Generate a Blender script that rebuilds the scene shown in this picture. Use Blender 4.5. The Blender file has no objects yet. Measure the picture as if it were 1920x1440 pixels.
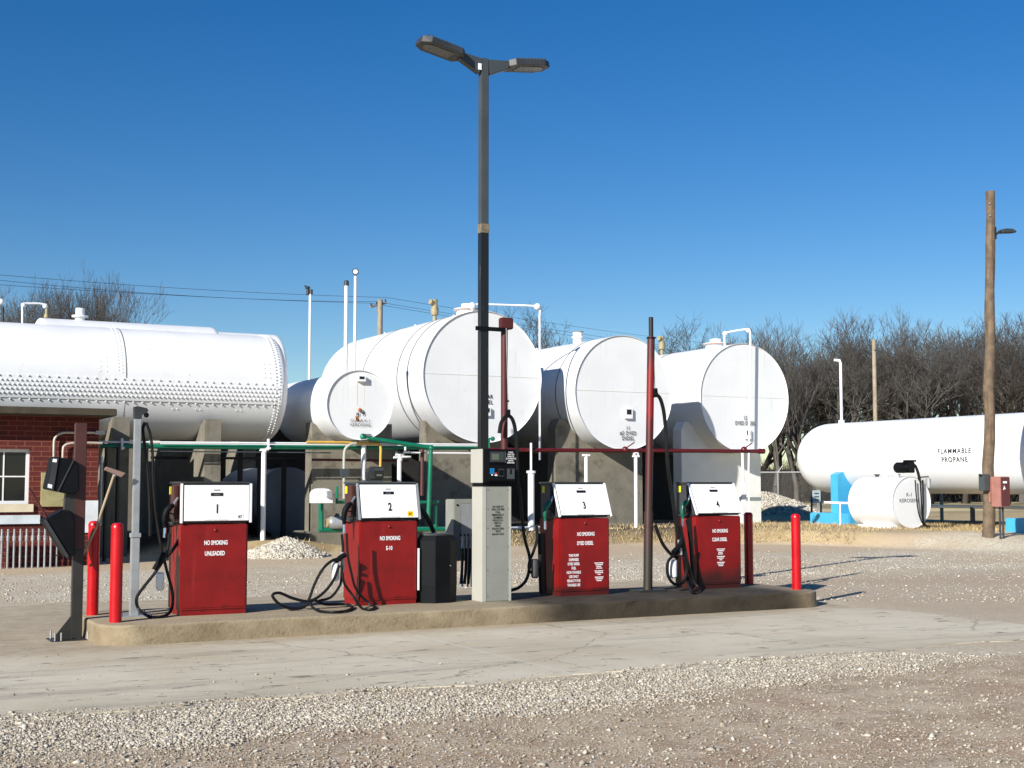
import bpy, bmesh, math, random
import numpy as np
from math import pi, sin, cos, radians, sqrt, atan2, hypot
from mathutils import Vector, Matrix
random.seed(7); rng = np.random.default_rng(7)
C = bpy.context.scene.collection
S = bpy.context.scene
# ------------------------------------------------------------------ camera model (fuel island runs along +X, camera looks 28 deg off +Y)
PH = radians(28); F = 2500.; PT = math.atan(187/2500); H = 1.55
R_ = (cos(PH), -sin(PH), 0); FW = (sin(PH)*cos(PT), cos(PH)*cos(PT), sin(PT)); U_ = (-sin(PH)*sin(PT), -cos(PH)*sin(PT), cos(PT))
def at(px, py, X=None, Y=None, Z=None):
    a = (px-960)/F; b = (720-py)/F
    d = [a*R_[i]+b*U_[i]+FW[i] for i in range(3)]
    t = X/d[0] if X is not None else Y/d[1] if Y is not None else (Z-H)/d[2]
    return Vector((t*d[0], t*d[1], H+t*d[2]))
def s2l(c):
    c = c/255.
    return c/12.92 if c <= .04045 else ((c+.055)/1.055)**2.4
def rgb(r, g, b): return (s2l(r), s2l(g), s2l(b), 1)
def lin(v, g=None, b=None): return (v, v if g is None else g, v if b is None else b, 1)
# ------------------------------------------------------------------ materials
def nodes(name):
    m = bpy.data.materials.new(name); m.use_nodes = True
    nt = m.node_tree; return m, nt, nt.nodes['Principled BSDF']
def N(nt, t, **kw):
    n = nt.nodes.new(t)
    for k, v in kw.items():
        if k in n.inputs: n.inputs[k].default_value = v
        else: setattr(n, k, v)
    return n
def L(nt, a, b): nt.links.new(a, b)
def mixc(nt, fac, a, b, mode='MIX'):
    n = nt.nodes.new('ShaderNodeMix'); n.data_type = 'RGBA'; n.blend_type = mode
    for sock, v in ((n.inputs[0], fac), (n.inputs[6], a), (n.inputs[7], b)):
        if isinstance(v, (tuple, float, int)): sock.default_value = v
        else: L(nt, v, sock)
    return n.outputs[2]
def coords(nt, scale=(1, 1, 1), world=False):
    if world: o = nt.nodes.new('ShaderNodeNewGeometry').outputs['Position']
    else: o = nt.nodes.new('ShaderNodeTexCoord').outputs['Object']
    mp = nt.nodes.new('ShaderNodeMapping'); mp.inputs['Scale'].default_value = scale
    L(nt, o, mp.inputs[0]); return mp.outputs[0]
def noise(nt, co, scale, detail=4, rough=.55, out='Fac'):
    n = N(nt, 'ShaderNodeTexNoise', Scale=scale, Detail=detail, Roughness=rough); L(nt, co, n.inputs['Vector']); return n.outputs[0 if out == 'Fac' else 1]
def ramp(nt, v, lo, hi, a=0., b=1., smooth=True):
    n = nt.nodes.new('ShaderNodeMapRange')
    n.inputs[1].default_value = lo; n.inputs[2].default_value = hi; n.inputs[3].default_value = a; n.inputs[4].default_value = b
    if smooth: n.interpolation_type = 'SMOOTHSTEP'
    L(nt, v, n.inputs[0]); return n.outputs[0]
def mth(nt, op, a, b=0.):
    n = nt.nodes.new('ShaderNodeMath'); n.operation = op
    for i, v in enumerate((a, b)):
        if isinstance(v, (float, int)): n.inputs[i].default_value = v
        else: L(nt, v, n.inputs[i])
    return n.outputs[0]
def mat(name, col, rough=.55, metal=0., var=.12, scale=3., bump=0., bscale=30., dirt=None, world=False, spec=None, streak=None):
    m, nt, b = nodes(name); co = coords(nt, world=world)
    n1 = noise(nt, co, scale, 5)
    lo = tuple(c*(1-var) for c in col[:3])+(1,); hi = tuple(min(1, c*(1+var)) for c in col[:3])+(1,)
    c = mixc(nt, ramp(nt, n1, .3, .7), lo, hi)
    if dirt:                                   # (colour, threshold, scale, strength)
        dn = noise(nt, co, dirt[2], 6, .65)
        c = mixc(nt, ramp(nt, dn, dirt[1], dirt[1]+.12, 0, dirt[3]), c, dirt[0])
    if streak:                                 # (colour, threshold, strength) vertical runs
        sn = noise(nt, coords(nt, (9, 9, .5), world), 1.3, 4, .6)
        c = mixc(nt, ramp(nt, sn, streak[1], streak[1]+.2, 0, streak[2]), c, streak[0])
    L(nt, c, b.inputs['Base Color'])
    rn = ramp(nt, n1, .2, .8, max(0, rough-.07), min(1, rough+.07)); L(nt, rn, b.inputs['Roughness'])
    b.inputs['Metallic'].default_value = metal
    if spec is not None: b.inputs['Specular IOR Level'].default_value = spec
    if bump:
        bn = noise(nt, co, bscale, 6, .65); bp = N(nt, 'ShaderNodeBump', Strength=bump, Distance=.02); L(nt, bn, bp.inputs['Height']); L(nt, bp.outputs[0], b.inputs['Normal'])
    return m
WHITE = mat('white_tank_paint', lin(.72, .73, .73), .45, var=.03, scale=1.2, dirt=(lin(.55, .51, .43), .64, 1.6, .4), streak=(lin(.48, .45, .38), .58, .32))
WHITE2 = mat('white_metal_paint', lin(.78), .4, var=.04, dirt=(lin(.4, .3, .2), .72, 9, .5))
PANEL = mat('white_panel_enamel', lin(.82, .82, .81), .35, var=.02, scale=2, dirt=(lin(.62, .6, .56), .68, 12, .3))
SEAMSHADOW = mat('seam_and_shadow_line', lin(.16, .15, .13), .8, var=.2)  # dark tone also draws the shadow lines along the tank bands
WELD = mat('weld_line', lin(.62, .60, .53), .7, var=.1, scale=12)
RED = mat('faded_red_enamel', rgb(124, 11, 10), .42, var=.13, scale=4, dirt=(rgb(92, 6, 8), .56, 7, .7), streak=(rgb(150, 42, 32), .6, .4))
REDSOIL = None
BRED = mat('bollard_red', rgb(180, 2, 16), .34, var=.1, scale=3, dirt=(rgb(120, 4, 12), .64, 9, .6))
BLK = mat('black_rubber', lin(.005), .45, var=.3, spec=.3)
BLKP = mat('black_plastic', lin(.005, .0058, .007), .55, var=.2, spec=.12)
DGREY = mat('dark_grey_metal', lin(.035, .037, .04), .45, var=.2)
LAMPG = mat('lamp_grey', rgb(64, 70, 72), .45, var=.08)
LAMPT = mat('lamp_lens', rgb(84, 90, 92), .25, var=.1)
SILV = mat('galvanised_steel', rgb(160, 163, 164), .42, .35, var=.1, scale=6)
CHROME = mat('chrome', lin(.75), .2, .9, var=.1)
CABW = mat('grey_enamel', rgb(136, 137, 128), .5, var=.04, scale=5, dirt=(rgb(124, 124, 114), .62, 9, .4))
CABL = mat('cabinet_edge_enamel', rgb(172, 170, 159), .5, var=.03)
BROWNM = mat('brown_post_paint', rgb(72, 40, 36), .5, var=.12, dirt=(rgb(40, 25, 22), .6, 5, .6))
POSTD = mat('charcoal_post_paint', rgb(42, 42, 39), .5, var=.15)
MAROON = mat('maroon_primer', rgb(74, 24, 22), .6, var=.12, scale=8)
PIPER = mat('maroon_pipe_paint', rgb(86, 12, 18), .4, var=.1)
GREEN = mat('green_pipe_paint', rgb(6, 108, 80), .4, var=.1)
GREEND = mat('green_nozzle_cover', rgb(8, 92, 70), .35, var=.1)
YEL = mat('yellow_pipe_paint', rgb(200, 160, 70), .5, var=.1)
YTAG = mat('yellow_sticker', rgb(246, 232, 10), .5, var=.02)
YSTK = mat('amber_sticker', rgb(246, 190, 20), .5, var=.02)
WSTK = mat('white_label', lin(.8), .6, var=.02)
INK = mat('black_ink', lin(.01), .6, var=.05)
INKG = mat('grey_ink', lin(.35), .6, var=.05)
WINK = mat('white_ink', lin(.85), .5, var=.02)
BLUE = mat('sky_blue_paint', rgb(62, 158, 200), .5, var=.06, scale=2, bump=.15, dirt=(rgb(46, 130, 172), .62, 3, .5))
GLASS, _nt, _b = nodes('dark_glass'); _b.inputs['Base Color'].default_value = lin(.01, .012, .014); _b.inputs['Roughness'].default_value = .06
SCREEN = mat('lcd_screen', rgb(86, 96, 84), .2, var=.1)
KEYB = mat('blue_key', rgb(30, 130, 190), .4, var=.05)
KEYR = mat('red_key', rgb(200, 60, 60), .4, var=.05)
RUST = mat('rust', rgb(150, 92, 50), .85, var=.25, scale=20)
RUSTBOX = mat('faded_rusty_red_box', rgb(150, 104, 92), .7, var=.12, scale=5, dirt=(rgb(122, 66, 44), .58, 9, .7))
RUSTDOOR = mat('dull_red_door', rgb(84, 36, 38), .6, var=.1)
CONC = mat('weathered_concrete', rgb(118, 113, 100), .9, var=.14, scale=2.5, bump=.5, bscale=22, dirt=(rgb(74, 70, 60), .54, 1.6, .6), streak=(rgb(100, 86, 64), .58, .5))
CONCL = mat('limewashed_concrete', rgb(222, 222, 216), .8, var=.05, scale=2, bump=.3, bscale=12, dirt=(rgb(168, 166, 158), .64, 2, .4))
CONCG = mat('grey_paint_band', rgb(120, 128, 128), .8, var=.08)
STONE = mat('limestone_sill', rgb(206, 194, 166), .8, var=.06, scale=5, bump=.2)
ROOFC = mat('roof_slab_concrete', rgb(66, 59, 46), .9, var=.2, scale=4, bump=.4, dirt=(rgb(104, 95, 76), .6, 8, .5))
OLIVE = mat('weathered_olive_board', rgb(150, 142, 100), .7, var=.15, scale=6, dirt=(rgb(96, 90, 60), .55, 5, .6))
WOOD = mat('weathered_pole_wood', rgb(104, 88, 70), .85, var=.3, scale=5, bump=.6, bscale=14, streak=(rgb(74, 56, 40), .5, .75))
WOODL = mat('pale_pole_wood', rgb(150, 138, 118), .85, var=.15, scale=5, streak=(rgb(128, 112, 90), .5, .6))
STICK = mat('worn_handle_wood', rgb(164, 148, 118), .7, var=.15, scale=9)
SQG = mat('squeegee_head', rgb(138, 112, 102), .6, var=.08)
BARK = mat('tree_bark', rgb(84, 79, 73), .9, var=.25, scale=1.5)
BARK2 = mat('brown_bark', rgb(69, 62, 55), .9, var=.25, scale=1.5)
BARK3 = mat('grey_bark', rgb(87, 83, 79), .9, var=.2, scale=1.5)
CEDAR = mat('dark_evergreen', rgb(58, 50, 34), .9, var=.3)
SIDING1 = mat('grey_blue_siding', rgb(150, 158, 172), .7, var=.06)
SIDING2 = mat('cream_siding', rgb(196, 182, 140), .7, var=.06)
SHING = mat('grey_shingles', rgb(120, 116, 110), .9, var=.25, scale=8)
DSHING = mat('dark_shingles', rgb(58, 54, 52), .9, var=.2, scale=8)
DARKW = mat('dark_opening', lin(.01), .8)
STEELSHADE = mat('dark_steel_and_painted_shade', rgb(34, 34, 32), .7, var=.15)  # dark steel; also paints shade on rear piers and added backdrop walls
FENCEM = mat('galvanised_wire', rgb(150, 150, 146), .5, .3, var=.1)
OCHRE = mat('ochre_valve_paint', rgb(150, 138, 104), .6, var=.15, scale=14)

# brick
BRICK, nt, b = nodes('red_brick')
co = nt.nodes.new('ShaderNodeTexCoord').outputs['Object']
sx = nt.nodes.new('ShaderNodeSeparateXYZ'); L(nt, co, sx.inputs[0]); cx = nt.nodes.new('ShaderNodeCombineXYZ')
L(nt, mth(nt, 'ADD', sx.outputs[0], sx.outputs[1]), cx.inputs[0]); L(nt, sx.outputs[2], cx.inputs[1])
br = N(nt, 'ShaderNodeTexBrick', Scale=1.0); br.inputs['Brick Width'].default_value = .30; br.inputs['Row Height'].default_value = .094; br.inputs['Mortar Size'].default_value = .009; br.inputs['Mortar Smooth'].default_value = .3
br.inputs['Color1'].default_value = rgb(92, 27, 19); br.inputs['Color2'].default_value = rgb(70, 19, 14); br.inputs['Mortar'].default_value = rgb(124, 70, 52); br.inputs['Bias'].default_value = .0
L(nt, cx.outputs[0], br.inputs['Vector'])
nn = noise(nt, co, 7, 5); L(nt, mixc(nt, ramp(nt, nn, .3, .8, 0, .35), br.outputs[0], rgb(88, 30, 24)), b.inputs['Base Color'])
bp = N(nt, 'ShaderNodeBump', Strength=.6, Distance=.012, invert=True); L(nt, br.outputs['Fac'], bp.inputs['Height']); L(nt, bp.outputs[0], b.inputs['Normal']); b.inputs['Roughness'].default_value = .85

# island concrete: tan, with dark diesel soiling along the right-hand (diesel) half
ISL, nt, b = nodes('island_concrete'); co = coords(nt, world=True)
sx = nt.nodes.new('ShaderNodeSeparateXYZ'); L(nt, co, sx.inputs[0])
n1 = noise(nt, co, 3, 6, .6); n2 = noise(nt, co, 14, 6, .7); n3 = noise(nt, co, 1.1, 4, .6)
c = mixc(nt, ramp(nt, n1, .3, .7), rgb(126, 111, 85), rgb(150, 135, 108))
c = mixc(nt, ramp(nt, n2, .55, .7, 0, .5), c, rgb(92, 74, 48))
topm = ramp(nt, sx.outputs[2], .16, .2); c = mixc(nt, mth(nt, 'MULTIPLY', topm, .5), c, rgb(160, 147, 122))
soil = mth(nt, 'MULTIPLY', ramp(nt, mth(nt, 'ADD', sx.outputs[0], mth(nt, 'MULTIPLY', n3, 1.2)), 7.5, 8.3), ramp(nt, mth(nt, 'ADD', sx.outputs[0], mth(nt, 'MULTIPLY', n3, .6)), 11.1, 11.6, 1, 0))
c = mixc(nt, mth(nt, 'MULTIPLY', soil, ramp(nt, n1, .25, .75, .84, 1.)), c, rgb(36, 29, 19))
L(nt, c, b.inputs['Base Color']); b.inputs['Roughness'].default_value = .85
bp = N(nt, 'ShaderNodeBump', Strength=.55, Distance=.02); L(nt, noise(nt, co, 26, 8, .7), bp.inputs['Height']); L(nt, bp.outputs[0], b.inputs['Normal'])

# red enamel with brown soiling low down (object space z measured from the base)
def soiled_red(name, top, strength):
    m, nt, b = nodes(name); co = coords(nt); sx = nt.nodes.new('ShaderNodeSeparateXYZ'); L(nt, co, sx.inputs[0])
    n1 = noise(nt, co, 4, 5); n2 = noise(nt, co, 8, 6, .7)
    c = mixc(nt, ramp(nt, n1, .3, .7), rgb(116, 7, 8), rgb(132, 12, 12)); c = mixc(nt, ramp(nt, n2, .56, .7, 0, .6), c, rgb(92, 5, 8))
    zz = mth(nt, 'ADD', sx.outputs[2], mth(nt, 'MULTIPLY', mth(nt, 'SUBTRACT', n1, .5), .3))
    c = mixc(nt, ramp(nt, zz, top*.35, top, strength, 0), c, rgb(44, 22, 16))
    L(nt, c, b.inputs['Base Color']); b.inputs['Roughness'].default_value = .45; return m
RED_D = soiled_red('red_enamel_grimy', .34, .9)
RED_C = soiled_red('red_enamel_scuffed', .16, .7)
# pole paints
def pole_paint(name, cols, zs):
    m, nt, b = nodes(name); co = coords(nt); sx = nt.nodes.new('ShaderNodeSeparateXYZ'); L(nt, co, sx.inputs[0])
    n = noise(nt, coords(nt, (12, 12, 2)), 1.5, 5, .65); z = mth(nt, 'ADD', sx.outputs[2], mth(nt, 'MULTIPLY', mth(nt, 'SUBTRACT', n, .5), .7))
    c = cols[0]
    for i, z0 in enumerate(zs): c = mixc(nt, ramp(nt, z, z0, z0+.25), c, cols[i+1])
    n2 = noise(nt, co, 18, 5, .7); c = mixc(nt, ramp(nt, n2, .55, .75, 0, .5), c, rgb(50, 24, 20))
    L(nt, c, b.inputs['Base Color']); b.inputs['Roughness'].default_value = .5; return m
REDPOLE = pole_paint('sunfaded_red_pole', [rgb(46, 40, 33), rgb(58, 36, 30), rgb(70, 20, 18), rgb(124, 16, 15), rgb(76, 27, 24)], [.45, 1.2, 2.0, 2.75])
BLACKPOLE, nt, b = nodes('chipped_black_pole'); co = coords(nt, (14, 14, 1.2)); n = noise(nt, co, 1.6, 5, .7)
L(nt, mixc(nt, ramp(nt, n, .62, .7, 0, .9), lin(.012), rgb(96, 96, 92)), b.inputs['Base Color']); b.inputs['Roughness'].default_value = .3
# concrete apron
APR, nt, b = nodes('apron_concrete'); co = coords(nt, world=True)
n1 = noise(nt, co, .5, 6, .6); n2 = noise(nt, co, 5, 6, .7); n3 = noise(nt, coords(nt, (.22, 1.9, 1), True), 1.1, 6, .65)
c = mixc(nt, ramp(nt, n1, .3, .7), rgb(188, 176, 150), rgb(208, 198, 175)); c = mixc(nt, ramp(nt, n2, .4, .8, 0, .3), c, rgb(160, 148, 130))
c = mixc(nt, ramp(nt, n3, .5, .66, 0, .6), c, rgb(158, 150, 132)); c = mixc(nt, ramp(nt, noise(nt, coords(nt, (.5, 1.2, 1), True), .8, 5), .54, .72, 0, .55), c, rgb(184, 160, 126))
c = mixc(nt, ramp(nt, noise(nt, co, 40, 3), .6, .75, 0, .35), c, rgb(216, 208, 196))
# dark oil spots and cracks
sp = noise(nt, coords(nt, (1.6, 5.5, 1), True), 1.5, 5, .6); c = mixc(nt, ramp(nt, sp, .625, .645, 0, .7), c, rgb(84, 78, 70))
vo = N(nt, 'ShaderNodeTexVoronoi', Scale=.34, feature='DISTANCE_TO_EDGE'); cc = mixc(nt, .22, coords(nt, world=True), noise(nt, co, 1.3, 6, .7, 'Color')); L(nt, cc, vo.inputs['Vector'])
c = mixc(nt, ramp(nt, vo.outputs[0], .0, .003, .55, 0), c, rgb(84, 74, 62))
sx = nt.nodes.new('ShaderNodeSeparateXYZ'); L(nt, coords(nt, world=True), sx.inputs[0])
for ax, v in ((0, 5.6), (0, 1.2), (0, 10.2)):
    d = mth(nt, 'ABSOLUTE', mth(nt, 'SUBTRACT', sx.outputs[ax], v)); c = mixc(nt, ramp(nt, d, .006, .02, .7, 0), c, rgb(206, 200, 188))
d = ramp(nt, sx.outputs[1], 12.45, 13.1, 0, 1); c = mixc(nt, mth(nt, 'MULTIPLY', d, ramp(nt, n2, .2, .7, .3, .75)), c, rgb(150, 132, 104))
L(nt, c, b.inputs['Base Color']); b.inputs['Roughness'].default_value = .9
bp = N(nt, 'ShaderNodeBump', Strength=.35, Distance=.01); L(nt, noise(nt, co, 35, 6, .7), bp.inputs['Height']); L(nt, bp.outputs[0], b.inputs['Normal'])
# ground
GRD, nt, b = nodes('gravel_and_dirt'); co = coords(nt, world=True); sx = nt.nodes.new('ShaderNodeSeparateXYZ'); L(nt, co, sx.inputs[0]); X, Y = sx.outputs[0], sx.outputs[1]
nb = noise(nt, co, .33, 5, .6); nm = noise(nt, co, 2.2, 6, .65); nf = noise(nt, co, 38, 5, .75)
v1 = N(nt, 'ShaderNodeTexVoronoi', Scale=34); L(nt, co, v1.inputs['Vector']); v2 = N(nt, 'ShaderNodeTexVoronoi', Scale=11); L(nt, co, v2.inputs['Vector'])
hs = nt.nodes.new('ShaderNodeRGBToBW'); L(nt, v1.outputs['Color'], hs.inputs[0]); h2 = nt.nodes.new('ShaderNodeRGBToBW'); L(nt, v2.outputs['Color'], h2.inputs[0])
grav = mixc(nt, ramp(nt, hs.outputs[0], .2, .8), rgb(170, 158, 134), rgb(206, 197, 176)); grav = mixc(nt, ramp(nt, h2.outputs[0], .55, .8, 0, .5), grav, rgb(200, 192, 174))
dirtc = mixc(nt, ramp(nt, nm, .35, .65), rgb(150, 126, 98), rgb(186, 166, 138)); dirtc = mixc(nt, ramp(nt, noise(nt, co, .9, 4, .6), .5, .65, 0, .7), dirtc, rgb(156, 124, 96)); dirtc = mixc(nt, ramp(nt, hs.outputs[0], .6, .85, 0, .6), dirtc, rgb(190, 180, 166))
yn = mth(nt, 'ADD', Y, mth(nt, 'MULTIPLY', mth(nt, 'SUBTRACT', nb, .5), 3.5))
fore = ramp(nt, mth(nt, 'ADD', mth(nt, 'ADD', Y, mth(nt, 'MULTIPLY', X, -.06)), mth(nt, 'MULTIPLY', mth(nt, 'SUBTRACT', nb, .5), 2.4)), 7.7, 8.3, 1, 0)
c = mixc(nt, ramp(nt, mth(nt, 'ADD', nb, mth(nt, 'MULTIPLY', nm, .3)), .52, .78, 0, .65), grav, rgb(178, 158, 130))
c = mixc(nt, mth(nt, 'MULTIPLY', fore, .85), c, dirtc)
# tan dirt band at the apron back and the wheel lane by the tanks
c = mixc(nt, mth(nt, 'MULTIPLY', ramp(nt, yn, 23.2, 24.8), .6), c, rgb(184, 160, 126))
c = mixc(nt, mth(nt, 'MULTIPLY', ramp(nt, mth(nt, 'SUBTRACT', X, mth(nt, 'MULTIPLY', nb, 3.)), 9.8, 11.2), ramp(nt, yn, 16.5, 18, .6, 0)), c, rgb(170, 150, 124))
zr = ramp(nt, sx.outputs[2], .02, .1)
grs = mixc(nt, ramp(nt, nm, .3, .7), rgb(160, 138, 98), rgb(190, 170, 128)); grs = mixc(nt, ramp(nt, nf, .5, .7, 0, .5), grs, rgb(120, 94, 60))
gm = ramp(nt, mth(nt, 'ADD', Y, mth(nt, 'MULTIPLY', nm, 1.6)), 25.2, 26.6); c = mixc(nt, mth(nt, 'MULTIPLY', mth(nt, 'MULTIPLY', zr, gm), ramp(nt, mth(nt, 'ADD', nb, 0.), .3, .6, .75, 1.)), c, grs)
farY = ramp(nt, mth(nt, 'ADD', Y, mth(nt, 'MULTIPLY', nb, 6.)), 44, 48); wv = noise(nt, coords(nt, (.004, .09, 1), True), 1.4, 3)
farc = mixc(nt, ramp(nt, wv, .42, .58), rgb(128, 118, 82), rgb(204, 186, 140)); farc = mixc(nt, ramp(nt, noise(nt, coords(nt, (.01, .05, 1), True), 1., 2), .55, .6, 0, .7), farc, rgb(196, 190, 178))
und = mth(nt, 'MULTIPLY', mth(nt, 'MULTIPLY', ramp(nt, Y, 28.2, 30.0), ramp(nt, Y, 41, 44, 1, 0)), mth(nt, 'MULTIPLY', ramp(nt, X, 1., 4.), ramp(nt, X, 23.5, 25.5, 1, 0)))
c = mixc(nt, und, c, rgb(46, 40, 33))  # dark soil beneath the tanks, coloured darker to deepen their shade
c = mixc(nt, farY, c, farc)
L(nt, c, b.inputs['Base Color']); b.inputs['Roughness'].default_value = .95
bh = mth(nt, 'ADD', mth(nt, 'MULTIPLY', v1.outputs['Distance'], -1.2), mth(nt, 'MULTIPLY', nf, .8)); bp = N(nt, 'ShaderNodeBump', Strength=.4, Distance=.015); L(nt, bh, bp.inputs['Height']); L(nt, bp.outputs[0], b.inputs['Normal'])
# stones coloured per stone
STN, nt, b = nodes('gravel_stone'); a = nt.nodes.new('ShaderNodeAttribute'); a.attribute_name = 'tone'
c = mixc(nt, a.outputs['Fac'], rgb(126, 113, 93), rgb(206, 199, 184)); L(nt, c, b.inputs['Base Color']); b.inputs['Roughness'].default_value = .9
STRAW, nt, b = nodes('dry_grass_blade'); a = nt.nodes.new('ShaderNodeAttribute'); a.attribute_name = 'tone'
c = mixc(nt, a.outputs['Fac'], rgb(120, 98, 64), rgb(198, 178, 134)); L(nt, c, b.inputs['Base Color']); b.inputs['Roughness'].default_value = .9
# ------------------------------------------------------------------ mesh builder
class MB:
    def __init__(s): s.v = []; s.f = []
    def add(s, vs, fs):
        o = len(s.v); s.v += [tuple(v) for v in vs]; s.f += [tuple(i+o for i in f) for f in fs]; return s
    def box(s, x0, y0, z0, x1, y1, z1, M=None):
        vs = [Vector((x, y, z)) for z in (z0, z1) for y in (y0, y1) for x in (x0, x1)]
        if M: vs = [M @ v for v in vs]
        return s.add(vs, [(0, 2, 3, 1), (4, 5, 7, 6), (0, 1, 5, 4), (2, 6, 7, 3), (0, 4, 6, 2), (1, 3, 7, 5)])
    def prism(s, pts, ext):
        n = len(pts); e = Vector(ext); vs = [Vector(p) for p in pts]; vs += [p+e for p in vs]
        return s.add(vs, [tuple(range(n))[::-1], tuple(range(n, 2*n))]+[(i, (i+1) % n, (i+1) % n+n, i+n) for i in range(n)])
    def tube(s, path, r, n=8, caps=True):
        P = [Vector(p) for p in path]; m = len(P); rr = r if isinstance(r, (list, tuple)) else [r]*m
        t0 = (P[1]-P[0]).normalized(); up = Vector((0, 0, 1)) if abs(t0.z) < .9 else Vector((1, 0, 0)); nx = t0.cross(up).normalized()
        vs = []
        for i in range(m):
            t = ((P[min(i+1, m-1)]-P[max(i-1, 0)])).normalized()
            nx = (nx-t*nx.dot(t)).normalized(); ny = t.cross(nx)
            for k in range(n):
                a = 2*pi*k/n; vs.append(P[i]+(nx*cos(a)+ny*sin(a))*rr[i])
        fs = [(i*n+k, i*n+(k+1) % n, (i+1)*n+(k+1) % n, (i+1)*n+k) for i in range(m-1) for k in range(n)]
        if caps: fs += [tuple(range(n))[::-1], tuple(range((m-1)*n, m*n))]
        return s.add(vs, fs)
    def lathe(s, prof, org, ax, n=48):         # prof: (distance along axis, radius)
        o = Vector(org); a = Vector(ax).normalized(); u = a.cross(Vector((0, 0, 1))) if abs(a.z) < .9 else Vector((1, 0, 0)); u.normalize(); w = a.cross(u)
        vs = []; idx = []
        for d, r in prof:
            if r < 1e-5: idx.append([len(vs)]*n); vs.append(o+a*d)
            else:
                idx.append(list(range(len(vs), len(vs)+n)))
                for k in range(n): t = 2*pi*k/n; vs.append(o+a*d+(u*cos(t)+w*sin(t))*r)
        fs = []
        for i in range(len(prof)-1):
            A, B = idx[i], idx[i+1]
            for k in range(n):
                f = []
                for q in (A[k], A[(k+1) % n], B[(k+1) % n], B[k]):
                    if q not in f: f.append(q)
                if len(f) > 2: fs.append(tuple(f))
        return s.add(vs, fs)
    def sphere(s, c, r, n=12, sz=1.):
        m = n//2; return s.lathe([(-r*cos(pi*i/m)*sz, r*sin(pi*i/m) if 0 < i < m else 0) for i in range(m+1)], c, (0, 0, 1), n)
    def build(s, name, m, parent=None, loc=None, bevel=0, smooth=True, ang=40):
        me = bpy.data.meshes.new(name); off = Vector(loc) if loc else Vector((0, 0, 0))
        me.from_pydata([Vector(v)-off for v in s.v] if loc else s.v, [], s.f); me.update()
        bm = bmesh.new(); bm.from_mesh(me); bmesh.ops.recalc_face_normals(bm, faces=bm.faces)
        if bevel:
            es = [e for e in bm.edges if len(e.link_faces) == 2 and e.calc_face_angle(0) > radians(35)]
            try: bmesh.ops.bevel(bm, geom=es, offset=bevel, segments=2, affect='EDGES', clamp_overlap=True)
            except Exception: pass
        bm.to_mesh(me); bm.free()
        if smooth: me.shade_smooth(); me.set_sharp_from_angle(angle=radians(ang))
        o = bpy.data.objects.new(name, me); C.objects.link(o)
        if m: me.materials.append(m)
        if loc: o.location = off
        if parent: o.parent = parent
        return o
def thing(name, label, cat, loc=(0, 0, 0), group=None):
    o = bpy.data.objects.new(name, None); C.objects.link(o); o.location = loc; o.empty_display_size = .2
    return tag(o, label, cat, group)
def tag(o, label=None, cat=None, group=None, kind=None):
    if label: o['label'] = label
    if cat: o['category'] = cat
    if group: o['group'] = group
    if kind: o['kind'] = kind
    return o
def crv(pts, n=6):
    P = [Vector(p) for p in pts]; P = [P[0]*2-P[1]]+P+[P[-1]*2-P[-2]]; out = []
    for i in range(1, len(P)-2):
        for k in range(n):
            t = k/n; a, b_, c_, d = P[i-1:i+3]
            out.append(.5*((2*b_)+(c_-a)*t+(2*a-5*b_+4*c_-d)*t*t+(3*b_-a-3*c_+d)*t**3))
    out.append(P[-2]); return out
FONTCACHE = {}
def text(s, size, org, xd, yd, m, parent, sx=1., bold=0., name='lettering', fn=None, proud=.002, gap=1.0, off=Vector((0, 0, 0)), spacing=1., fit=None):
    cu = bpy.data.curves.new('t', 'FONT'); cu.body = s; cu.size = 1; cu.align_x = 'CENTER'; cu.space_line = gap; cu.offset = bold; cu.resolution_u = 3; cu.space_character = spacing
    o = bpy.data.objects.new('t', cu); C.objects.link(o); dg = bpy.context.evaluated_depsgraph_get(); dg.update()
    me = bpy.data.meshes.new_from_object(o.evaluated_get(dg)); bpy.data.objects.remove(o); bpy.data.curves.remove(cu)
    xd, yd = Vector(xd), Vector(yd); nz = xd.cross(yd); org = Vector(org)
    me.name = name; me.materials.clear(); me.materials.append(m)
    if fit: xs_ = [v.co.x for v in me.vertices]; sx = fit/((max(xs_)-min(xs_))*size)
    for v in me.vertices:
        x, y = v.co.x*size*sx, v.co.y*size
        v.co = (fn(x, y) if fn else org+xd*x+yd*y+nz*proud)-off
    ob = bpy.data.objects.new(name, me); C.objects.link(ob)
    if parent: ob.parent = parent
    return ob
# ------------------------------------------------------------------ camera, light, world
cam = bpy.data.cameras.new('camera'); co_ = bpy.data.objects.new('camera', cam); C.objects.link(co_); S.camera = co_
co_.location = (0, 0, H); co_.rotation_euler = (pi/2+PT, 0, -PH); cam.sensor_width = 36; cam.lens = 36*F/1920; cam.clip_end = 3000; cam.clip_start = .1
EL = radians(24.6); SD = Vector((-.88*cos(EL), -.475*cos(EL), sin(EL)))
sl = bpy.data.lights.new('sun', 'SUN'); sl.energy = 4.8; sl.angle = radians(.53); sl.color = (1, .955, .89); so = bpy.data.objects.new('sun', sl); C.objects.link(so)
so.rotation_euler = SD.to_track_quat('Z', 'Y').to_euler(); so.location = (-20, -10, 20)
w = bpy.data.worlds.new('World'); S.world = w; w.use_nodes = True; nt = w.node_tree; bg = nt.nodes['Background']
sky = nt.nodes.new('ShaderNodeTexSky'); sky.sky_type = 'NISHITA'; sky.sun_disc = False; sky.sun_elevation = EL; sky.sun_rotation = atan2(SD.x, SD.y)
sky.air_density = 1.; sky.dust_density = 0.; sky.ozone_density = 3.0; sky.altitude = 400
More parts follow.
